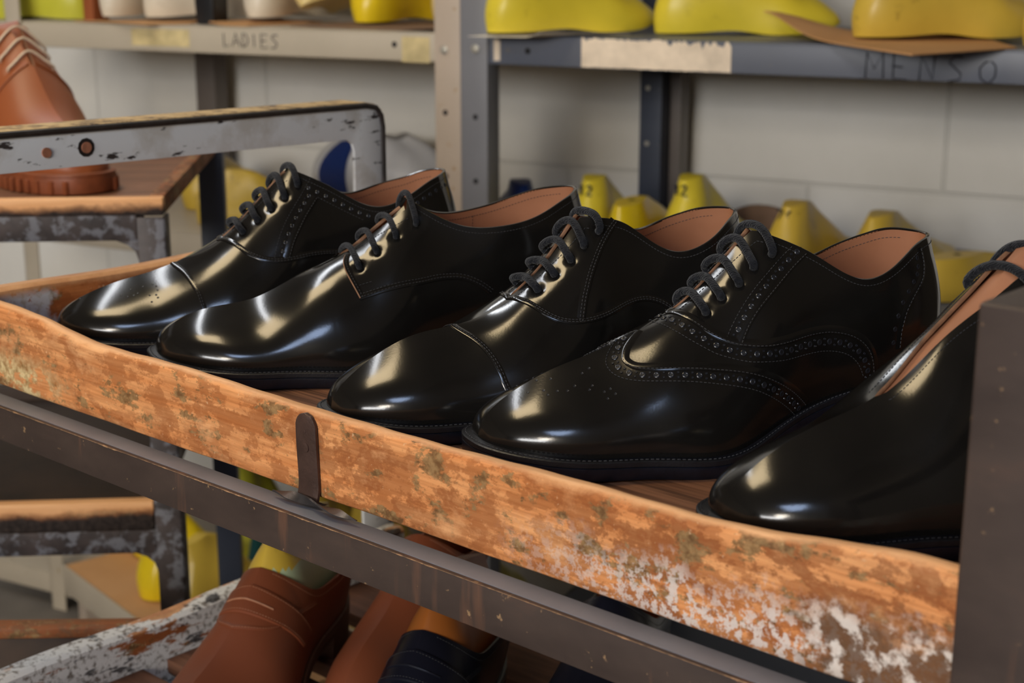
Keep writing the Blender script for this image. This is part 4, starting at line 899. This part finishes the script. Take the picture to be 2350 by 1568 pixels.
plain_tray('dark lower tray of the left rack, its front edge rubbed to bare wood', -30.13, -27.2, x1=-2.8, y1=44.3, floor_mat='dark_wood', sidem='dark_wood')
# tan boot
BT = {q: v for q, v in FIT[3].items() if q not in 'XYA'}
BT.update(L=27., wid=1.0, sw=0, hs=0, tf=.40, tt=.60, zf=[2.1, 2.0, 2.0, 2.0, 2.3, 2.8, 3.0], zr=[5.2, 5.8, 6.9, 8.8, 11.8, 14.6, 16.3, 16.8, 16.6], yo=[0, 0, .9, 2.6, 2.9, 2.7], fd=[0, .3, .45, .8, 1.35, 1.45], zt=[15.5, 15.6, 15.6, 15.6, 15.7, 15.8], dz=[0]*6, lean=.2, gap0=.3, gap1=1.0, thick=2.0, ext=(.7, .5, .5), bul=.2)
TN = dict(upper=M['tan'], lining=M['lining'], edge=M['tan_sole'], welt=M['tan_sole'], bottom=M['tan_sole'], lace=M['cream_lace'], thread=M['thread_tan'], binding=M['tan'], tongue=M['tan'])
bp, BS = make_shoe('chukka_boot', 'boot', 'tan leather ankle boot with cream laces, in the tray at far left', dict(BT, lr=.13), (-41.8, 150.6), math.radians(132), 'boot', dict(eye=[(.445, .80), (.49, .80), (.535, .80)]), 1.45, TN)
fl = MB()
for sd in (-1, 1):                                                    # front edge of the quarters over the vamp
    P, N = path(BS, [(sd, .415, .97), (sd, .41, .8), (sd, .43, .6), (sd, .47, .4), (sd, .50, .15)]); ribbon(fl, P, N, 1 if sd < 0 else -1, prof=((-.02, -.05), (0, .16), (.08, .20), (.3, .12), (.8, -.06)))
fl.build('quarter_edge', M['tan'], bp, smooth=50)
for i, x in enumerate(np.linspace(.03, .62, 14)):
    for sd in (-1, 1):
        P = BS.ev(x, 0, sd); n_ = np.array([-.8 if x < .08 else -.1, sd, 0]); n_ = n_/np.linalg.norm(n_)
        q = P+n_*.62; q[2] = .85; lg = MB(); lg.box(q-(.42, .22, .8), q+(.42, .22, .55)); lg.build('tread_lug', M['tan_sole'], bp, bevel=.12)
# dark upright board at the bottom left
bn = thing('wooden_board', 'dark upright wooden board with a worn orange top edge, at the bottom left corner', 'board', (-50., 113.5, -Z0), math.radians(2))
H = Z0-28.3
mb = MB(); mb.box((-24, 0, 0), (21.5, 1.8, H-.9)); mb.build('board_panel', M['dark_wood'], bn, bevel=.1)
mb = MB(); mb.box((-24.1, -.1, H-.9), (21.6, 1.9, H)); mb.build('worn_edge', M['rim_wood'], bn, bevel=.25)
for x in (-20, 15): mb = MB(); mb.box((x, 1.8, 0), (x+4, 9, 3.5)); mb.build('foot', M['dark_wood'], bn, bevel=.1)

# ------------------------------------------------------------------ steel shelving against the wall
PH = math.radians(-28); SO = np.array([-7.25, 223.76, 0]); S1 = np.array([math.cos(PH), math.sin(PH), 0]); S2 = np.array([-math.sin(PH), math.cos(PH), 0])
def SH(a, b, z=0.0): return SO+a*S1+b*S2+np.array([0, 0, z])
DEP = 46.0; TOPS = (13.2, -20.4, -54.0, -88.0, 47.0)
def shelving(label, a0, a1, mat, pmat):
    r = thing('shelving_unit', label, 'shelving', (SO[0], SO[1], -Z0), PH)
    def k(mb, n, m, par=r, bev=.06, **kw):
        mb.v = [v+np.array([0, 0, Z0]) for v in mb.v]; return mb.build(n, m, par, bevel=bev, **kw)
    out = []
    for z in TOPS:
        mb = MB(); mb.box((a0, .05, z-.25), (a1, DEP, z)); mb.box((a0, .05, z-4.15), (a1, .3, z-.25)); mb.box((a0, DEP-.3, z-4.1), (a1, DEP, z-.25)); mb.box((a0, .05, z-4.15), (a1, 1.2, z-3.95))
        out.append(k(mb, 'shelf', mat, r))
    return r, k, out
left, lkf, lsh = shelving('beige steel shelving with lasts, left of the bolted double post', -106, -.25, M['shelf_beige'], M['post_beige'])
right, rkf, rsh = shelving('blue-grey steel shelving with yellow lasts, right of the double post', .25, 98, M['shelf_grey'], M['post_grey'])
def post(k, a, sgn, mat, b=0.0, w=4.3, top=60, holes=(), dark=None, wb=3.6):
    mb = MB(); s = -1 if b < 1 else 1
    f = -.42 if b < 1 else DEP+.05
    mb.box((min(a, a+sgn*w), f, -Z0), (max(a, a+sgn*w), f+.3, top))
    e = a+sgn*w
    mb.box((min(e, e-sgn*.3), f+.3 if b < 1 else f-wb, -Z0), (max(e, e-sgn*.3), f+wb if b < 1 else f, top))
    p = k(mb, 'post', mat)
    if holes:
        h = MB()
        for (ha, hz) in holes: h.disc((a+sgn*ha, f-.0, hz), (0, -1, 0), .42, 12, 0, .02)
        k(h, 'bolt_hole', M['hole_black'], p, 0)
    return p
zz = [11.2-9.35*i for i in range(-4, 9)]
pl = post(lkf, -.02, -1, M['post_beige'], holes=[(2.6, z) for z in zz if abs(z-11.2) > 1]); pr = post(rkf, .02, 1, M['post_grey'], w=4.4, holes=[(2.4, z-.4) for z in zz if abs(z-11.2) > 1])
mb = MB(); mb.disc((-2.7, -.42, 10.9), (0, -1, 0), .62, 14, 0, .22); mb.disc((-2.7, -.6, 10.9), (0, -1, 0), .3, 6, 0, .2); lkf(mb, 'bolt', M['bolt'], pl, .03)
mb = MB(); mb.disc((2.5, -.42, 11.2), (0, -1, 0), .62, 14, 0, .25); mb.disc((2.5, -.62, 11.2), (0, -1, 0), .32, 6, 0, .2); rkf(mb, 'bolt', M['bolt'], pr, .03)
post(lkf, -86.0, -1, M['shelf_beige'], w=3.4, wb=.0)
post(lkf, -87.2, 1, M['post_brown'], b=2, w=7.5); post(rkf, 98, -1, M['post_grey'])
rp = post(rkf, 8.3, 1, M['post_blue'], b=2, w=5.4, holes=[(1.4, z+.5) for z in zz]+[(4.0, z+.3) for z in zz]); post(rkf, 13.9, 1, M['post_brown'], b=2, w=3.2)
for ch in rp.children: ch.data.materials[0] = M['bolt']
# label, tape, lettering on the lips
mb = MB(); n_ = 60; x = np.linspace(19.1, 41.0, n_); top = 13.22-.28*np.abs(rng.normal(0, 1, n_))*np.where(x > 31, 1.6, .7); bt = 9.12+.10*rng.random(n_)
g = np.stack([np.stack([x, 0*x-.0, bt], -1), np.stack([x, 0*x-.02, top], -1)], 1); mb.grid(g); rkf(mb, 'paper_label', M['label_paper'], rsh[0], 0)
mb = MB(); mb.box((5.3, -.03, 9.6), (6.3, .04, 12.6)); rkf(mb, 'paper_label', M['label_paper'], rsh[0], 0)
mb = MB(); mb.disc((10.7, .04, 11.1), (0, -1, 0), .45, 12, 0, .03); rkf(mb, 'bolt_hole', M['hole_black'], rsh[0], 0)
mb = MB(); mb.disc((-11.5, .04, 11.4), (0, -1, 0), .45, 12, 0, .03); lkf(mb, 'bolt_hole', M['hole_black'], lsh[0], 0)
mb = MB(); mb.box((-10.2, -.0, 8.9), (-5.4, .04, 12.6)); lkf(mb, 'tape', M['tape'], lsh[0], 0)
mb = MB(); mb.box((-62, -.0, 9.9), (-50, .04, 12.6)); lkf(mb, 'tape', M['tape'], lsh[0], 0)
mb = MB(); writing(mb, 'LADIES', (-43.2, .02, 10.3), (1, 0, -.01), (0, 0, 1), 1.45, .10, 1.28, .07); lkf(mb, 'lettering', M['ink'], lsh[0], 0)
mb = MB(); writing(mb, 'MENS', (59.0, .02, 9.2), (1, 0, -.01), (0, 0, 1), 2.3, .11, 1.5, .05); writing(mb, 'O', (73.2, .02, 9.1), (1, 0, 0), (0, 0, 1), 1.9, .11); rkf(mb, 'lettering', M['ink'], rsh[0], 0)

# ------------------------------------------------------------------ lasts and sheets on the shelves
LA = {q: v for q, v in FIT[3].items() if q not in 'XYA'}
LA.update(L=26.5, wid=1.0, sw=.4, hs=.2, zf=[1.6, .5, .05, .05, .5, .35, .15], zr=[4.2, 5.0, 5.9, 7.4, 9.4, 11.8, 13.0, 13.6, 12.6], yo=[0, 0, .2, .95, 1.2, 1.1], lean=1.1, bul=.35, fd=[0, .33, .1, .7, 1.2, 1.2], tf=.99, tt=.995, dz=[0]*6, zt=[20]*6)
CO = dict(LA, zr=[3.6, 4.3, 5.0, 6.2, 8.2, 10.6, 12.4, 13.6, 13.2], yo=[0, 0, .2, 1.1, 1.9, 1.7], lean=1.5)
FL = dict(LA, zr=[3.4, 4.0, 4.6, 5.6, 7.2, 8.6, 9.4, 9.6, 9.2], yo=[0, 0, .2, 1.5, 2.2, 1.8], lean=.6)
GT, GM, GL_ = 'lasts on the upper shelf', 'lasts on the middle shelf', 'lasts on the low shelf'
def last_heel(label, a, b, ang, mat, z, grp, prm=LA, **k):
    """heel end at shelf position (a, b); ang is the toe direction in room degrees, 0 = right"""
    h = SH(a, b); d = math.radians(ang); L = prm['L']; toe = h+L*np.array([math.cos(d), math.sin(d), 0])
    return make_last('shoe_last', label, prm, (toe[0], toe[1]), d+PI, mat, z, grp, **k)
T1, T2 = 13.25, -20.35
LX = dict(LA, wid=1.08)
last_heel('bright yellow last on a white paper sheet, right beside the double post', 6.3, -3.6, 26, M['yellow'], T1+.36, GT, LX)
last_heel('lemon yellow last left of the paper label end, second from the double post', 25.0, 12.0, 2, M['yellow'], T1+.05, GT, LA)
last_heel('bright yellow last standing behind the tan cardboard', 52.5, 27.0, 4, M['yellow_bright'], T1+.05, GT, LA)
last_heel('ochre yellow last on the tan cardboard sheet', 56.3, 3.5, 12, M['yellow_old'], T1+.72, GT, LX)
last_heel('ochre yellow last cut off by the right edge of the photo', 77.5, 4.5, 10, M['yellow_old'], T1+.1, GT, LX)
last_heel('greenish yellow last at the far left end of the upper shelf', -77.8, 8.0, 152, M['yellow_green'], T1+.05, GT, LX)
last_heel('cream white last, left one of the pale pair on the beige shelf', -71.0, 4.0, 64, M['white_plastic'], T1+.75, GT, dict(LA, wid=.9))
last_heel('cream white last lying along the beige shelf beside its mate', -64.0, 6.0, 24, M['white_plastic'], T1+.75, GT, dict(LA, L=20.))
last_heel('short cream last between the black block and the ochre last', -44.2, 9.0, 66, M['white_plastic'], T1+.95, GT, dict(LA, L=24.))
last_heel('yellow last tipped to show its sole, middle of the beige shelf', -34.8, 10.0, 62, M['yellow_pale'], T1+3.0, GT, dict(LA, L=22, wid=.8), roll=.4)
last_heel('bright yellow last near the tape on the beige shelf', -25.4, 12.0, 62, M['yellow_bright'], T1+.45, GT, LX)
last_heel('pale yellow last against the double post on the beige shelf', -12.0, 15.0, 70, M['yellow_pale'], T1+.45, GT, LA)
bl = thing('rubber_block', 'black rubber block between the cream lasts', 'block', SH(-50.6, 6.4, T1), PH); mb = MB(); mb.prism([(-1.5, 0), (2.0, 0), (2.1, 5), (1.8, 14), (-1.5, 14), (-1.8, 5)], 1, -2, 2); mb.build('block_body', M['black_plastic'], bl, bevel=.4)
bx = thing('leather_block', 'small brown leather block right of the greenish yellow last', 'block', SH(-75.6, 7, T1), PH); mb = MB(); mb.box((-1.2, -2, 0), (1.1, 2, 9)); mb.box((-1.25, -2.1, 9), (1.15, 2.1, 10)); mb.build('block_body', M['tan'], bx, bevel=.3)
def sheet(name, label, cat, corners, mat, lift, th=.22, nu=24, nv=14):
    """a bent sheet: corners in shelf frame (a, b), lift(u, v) gives the height above the shelf"""
    c = np.array(corners, float); o = c.mean(0); U, V = np.meshgrid(np.linspace(0, 1, nu), np.linspace(0, 1, nv), indexing='ij')
    P = (1-U)[..., None]*(1-V)[..., None]*c[0]+U[..., None]*(1-V)[..., None]*c[1]+U[..., None]*V[..., None]*c[2]+(1-U)[..., None]*V[..., None]*c[3]
    Z = lift(U, V); T = np.concatenate([P-o, Z[..., None]], -1); B = T-np.array([0, 0, th]); r = thing(name, label, cat, SH(o[0], o[1], T1+th), PH)
    mb = MB(); mb.grid(T); mb.grid(B, flip=True)
    for X, Y in ((T[0], B[0]), (T[-1], B[-1]), (T[:, 0], B[:, 0]), (T[:, -1], B[:, -1])): mb.grid(np.stack([X, Y], 1))
    mb.build(name+'_sheet', mat, r, smooth=40, weld=.001); return r
sheet('cardboard_sheet', 'tan curled cardboard hanging over the blue-grey shelf lip', 'cardboard', [(40.5, 14), (69.0, -17.5), (77.0, 1.5), (68., 20)], M['card'], lambda u, v: 2.9*np.exp(-(u/.26)**2-(v/.30)**2)+.35*(1-u)+.05, .2)
sheet('paper_sheet', 'white paper sheet under the first yellow last', 'paper', [(4.7, -6.4), (15.5, -5.2), (23., 8), (8, 14)], M['paper'], lambda u, v: .02+3.0*np.clip(u-.8, 0, 1)*(1-v)+.06*u, .06)
sheet('cardboard_sheet', 'thin brown cardboard under the pale lasts on the beige shelf', 'cardboard', [(-76, 2), (-57, -2.2), (-53, 4), (-58, 20)], M['card'], lambda u, v: .05+.5*(1-v)*u*(1-u), .15)
sheet('cardboard_sheet', 'brown cardboard under the short cream last beside the black block', 'cardboard', [(-48.3, 3), (-40, 2.0), (-37, 18), (-47, 20)], M['card'], lambda u, v: .05+.9*np.clip(.4-u, 0, 1), .15)
sheet('cardboard_sheet', 'brown fibreboard offcut beneath the yellow lasts by the double post', 'cardboard', [(-34, 5), (-5.0, 2.5), (-5.0, 24), (-32, 24)], M['card_brown'], lambda u, v: .05+2.0*np.clip(u-.72, 0, 1)*(1-v), .15)
# middle shelf
last_heel('yellow last with 12 stamped on its heel, left of the dark blue post', 15.0, 8.0, 64, M['yellow'], T2, GM, dict(CO, wid=.9, zr=[q*.90 for q in CO['zr']]), digits='12')
last_heel('low yellow last with a dark hole on top, between the two stamped lasts', 21.9, 5.5, 60, M['yellow_bright'], T2, GM, dict(FL, wid=.70), hole=True)
last_heel('yellow last with 12 stamped on its heel, right of the dark blue post', 29.2, 9.5, 56, M['yellow'], T2, GM, dict(CO, wid=.9, zr=[q*.97 for q in CO['zr']]), digits='12')
last_heel('ochre yellow last with a number on its heel, behind the cap-toe shoe and the wingtip', 45.6, 7.0, 52, M['yellow_old'], T2, GM, dict(CO, zr=[q*.80 for q in CO['zr']]), digits='76')
last_heel('small ochre last peeping up behind the wingtip heel', 56.0, 14.0, 50, M['yellow_old'], T2, GM, dict(CO, zr=[q*.68 for q in CO['zr']]))
last_heel('yellow last with a hole on top, right of the wingtip heel', 66.5, 6.0, 24, M['yellow_old'], T2, GM, dict(FL, zr=[q*.62 for q in FL['zr']]), hole=True)
last_heel('blue last on the middle shelf, right of the double post', 3.4, 13.0, 96, M['blue_plastic'], T2, GM, dict(CO, wid=.8, zr=[q*.74 for q in CO['zr']]))
last_heel('yellow last half hidden behind the derby heel', -3.6, 7.0, 94, M['yellow'], T2, GM, dict(FL, wid=.75, zr=[q*.75 for q in FL['zr']]))
last_heel('ochre yellow last behind the quarter brogue, left of the white upright', -56.5, 8.0, -8, M['yellow_old'], T2, GM, dict(CO, zr=[q*.7 for q in CO['zr']], wid=1.3))
last_heel('yellow last lying behind the white end frame', -66., 18.0, 78, M['yellow_old'], T2, GM, dict(FL, wid=1.2))
bb = thing('leather_roll', 'rounded brown fibreboard piece behind the yellow lasts', 'fibreboard', SH(33.0, 39, T2), PH); mb = MB(); k_ = np.linspace(0, PI, 20); mb.prism([(7*math.cos(a), 5.6*math.sin(a)**.8) for a in k_], 1, -.6, .6); mb.build('fibreboard_body', M['card_brown'], bb, bevel=.1)
bg = thing('plastic_bag', 'white plastic bag with a blue patch, behind the white end frame', 'bag', SH(-37, 34, T2), PH)
mb = MB(); U, V = np.meshgrid(np.linspace(0, 2*PI, 40, endpoint=False), np.linspace(0, 1, 14), indexing='ij'); rr = np.sin(PI*(.12+.80*V))**.6
X = np.stack([14*rr*np.cos(U)*(1+.05*np.sin(5*U)), 7*rr*np.sin(U), V*13.5*(1+.04*np.sin(3*U))], -1); mb.grid(X, closed_u=True); mb.add(X[:, 0], [tuple(range(40))]); mb.add(X[:, -1], [tuple(range(39, -1, -1))]); mb.build('bag_body', M['plastic_bag'], bg, smooth=60)
mb = MB(); P = X[26:30, 3:13]*1.015+np.array([0, -.15, 0]); mb.grid(P); mb.build('blue_print', M['blue_plastic'], bg, smooth=60)
# low bench at the left with more lasts
BN = math.radians(-51); BP = np.array([-60.4, 218.8]); BZ = -74.0
tb = thing('low_bench', 'low cream-edged bench with yellow lasts, seen under the left rack', 'bench', (BP[0], BP[1], -Z0), BN)
ZT_ = Z0+BZ
mb = MB(); mb.box((-22, 0, ZT_-1.6), (40, 21.5, ZT_)); mb.build('bench_top', M['card'], tb, bevel=.1)
mb = MB(); mb.box((-22, -.4, ZT_-4.6), (40, 0, ZT_+.1)); mb.build('front_edge', M['shelf_beige'], tb, bevel=.08)
for x in (-20, 36):
    for y in (1, 18): mb = MB(); mb.box((x, y, 0), (x+3, y+3, ZT_-1.6)); mb.build('leg', M['post_beige'], tb, bevel=.08)
def bench_last(label, x, y, ang, mat, prm=LA, **k):
    p = BP+np.array([math.cos(BN)*x-math.sin(BN)*y, math.sin(BN)*x+math.cos(BN)*y]); d = BN+math.radians(ang)
    toe = p+prm['L']*np.array([math.cos(d), math.sin(d)]); make_last('shoe_last', label, prm, (toe[0], toe[1]), d+PI, mat, BZ+.05, GL_, **k)
bench_last('bright yellow last on the low bench, left of the dark rack leg', -1.2, 3.8, 92, M['yellow_bright'], dict(LA, L=18., wid=1.15))
bench_last('yellow last farther left on the low bench, lying along it', -13.5, 13, 172, M['yellow_bright'], dict(FL, L=19, wid=1.0))
bench_last('yellow last on the low bench, seen between the dark rack legs', 11.5, 3.0, 92, M['yellow_old'], dict(LA, L=19., wid=.95))
last_heel('tall greenish yellow last on the lowest shelf, between the two dark rack legs', -51.5, 4.0, 62, M['yellow_green'], -87.95, 'lasts on the lowest shelf', dict(CO, zr=[q*1.9 for q in CO['zr']]))
last_heel('large ochre last behind the yellow cone, under the front rail', -37.0, 6.0, 62, M['yellow_old'], -87.95, 'lasts on the lowest shelf', dict(CO, zr=[q*1.75 for q in CO['zr']], wid=1.15))
last_heel('ochre last in the shade, under the rail right of the yellow cone', -26.0, 6.0, 62, M['yellow_old'], -87.95, 'lasts on the lowest shelf', dict(CO, zr=[q*1.8 for q in CO['zr']]))
last_heel('yellow last low on the shelf behind the dark navy loafer', -8.0, 6.0, 62, M['yellow'], -87.95, 'lasts on the lowest shelf', dict(CO, zr=[q*1.5 for q in CO['zr']]))
te = thing('teal_cone', 'small teal plastic cone left of the yellow last', 'cone', SH(-43.6, 3.4, -87.98), 0)
mb = MB(); k_ = np.linspace(0, 2*PI, 24, endpoint=False); mb.grid(np.array([[(r*math.cos(a), r*math.sin(a), z) for a in k_] for r, z in ((0.01, 0), (2.3, 0), (2.2, 5), (1.8, 10), (.9, 15.0), (.3, 16.4), (0.01, 16.6))]), closed_v=True); mb.build('cone_body', M['teal_plastic'], te, smooth=40)

# ------------------------------------------------------------------ the workshop
def struct(name, mb, mat, **k): o = mb.build(name, mat, None, smooth=0, **k); tag(o, kind='structure'); return o
ax = RZ(PH, (SO[0], SO[1], 0))
def room(name, lo, hi, mat, frame=ax):
    o_ = MB(); o_.box(lo, hi); o_.v = [v+np.array([0, 0, Z0]) for v in o_.v]
    ob = o_.build(name, mat, None, smooth=0); tag(ob, kind='structure'); ob.location = (SO[0]*CM, SO[1]*CM, 0); ob.rotation_euler = (0, 0, PH); return ob
WB, WF, WL, WR = 50.0, -860.0, -380.0, 165.0
room('wall_back', (WL, WB, -Z0), (WR, WB+12, 205), M['wall'])
room('floor', (WL, WF, -Z0-8), (WR, WB, -Z0), M['floor'])
room('ceiling', (WL, WF, 205), (WR, WB+12, 213), M['ceiling'])
room('wall_left', (WL-10, WF, -Z0), (WL, WB+12, 205), M['wall_plain'])
room('wall_right', (WR, WF, -Z0), (WR+10, WB+12, 205), M['wall_plain'])
room('wall_front', (WL-10, WF-10, -Z0), (WR+10, WF, 205), M['wall_plain'])
def area(name, loc, target, size, power, col, spread=None):
    l = bpy.data.lights.new(name, 'AREA'); l.shape = 'RECTANGLE'; l.size, l.size_y = size[0]*CM, size[1]*CM; l.energy = power; l.color = col
    if spread: l.spread = spread
    o = bpy.data.objects.new(name, l); C.objects.link(o); p = Vector((loc[0]*CM, loc[1]*CM, (loc[2]+Z0)*CM)); t_ = Vector((target[0]*CM, target[1]*CM, (target[2]+Z0)*CM))
    o.location = p; o.rotation_euler = (t_-p).to_track_quat('-Z', 'Y').to_euler(); return o
for args in LIGHTS: area(*args)
w = bpy.data.worlds.new('workshop_air'); bpy.context.scene.world = w; w.use_nodes = True
w.node_tree.nodes['Background'].inputs[0].default_value = (.9, .75, .55, 1); w.node_tree.nodes['Background'].inputs[1].default_value = .02
cd = bpy.data.cameras.new('camera'); cam = bpy.data.objects.new('camera', cd); C.objects.link(cam)
cd.sensor_width = 36; cd.lens = 3500/2350*36; cd.clip_start = .02; cd.clip_end = 40
cam.location = (0, 0, (25+Z0)*CM); cam.rotation_euler = (PI/2-math.atan(900/3500), 0, 0)
cd.dof.use_dof = True; cd.dof.focus_distance = .80; cd.dof.aperture_fstop = 13
sc = bpy.context.scene; sc.camera = cam
sc.view_settings.view_transform = 'Standard'; sc.view_settings.look = 'None'; sc.view_settings.gamma = 1; sc.view_settings.exposure = 0.0
sc.cycles.use_denoising = True; sc.cycles.adaptive_threshold = 0.02; sc.cycles.max_bounces = 8; sc.cycles.diffuse_bounces = 4; sc.cycles.glossy_bounces = 4; sc.cycles.sample_clamp_indirect = 6
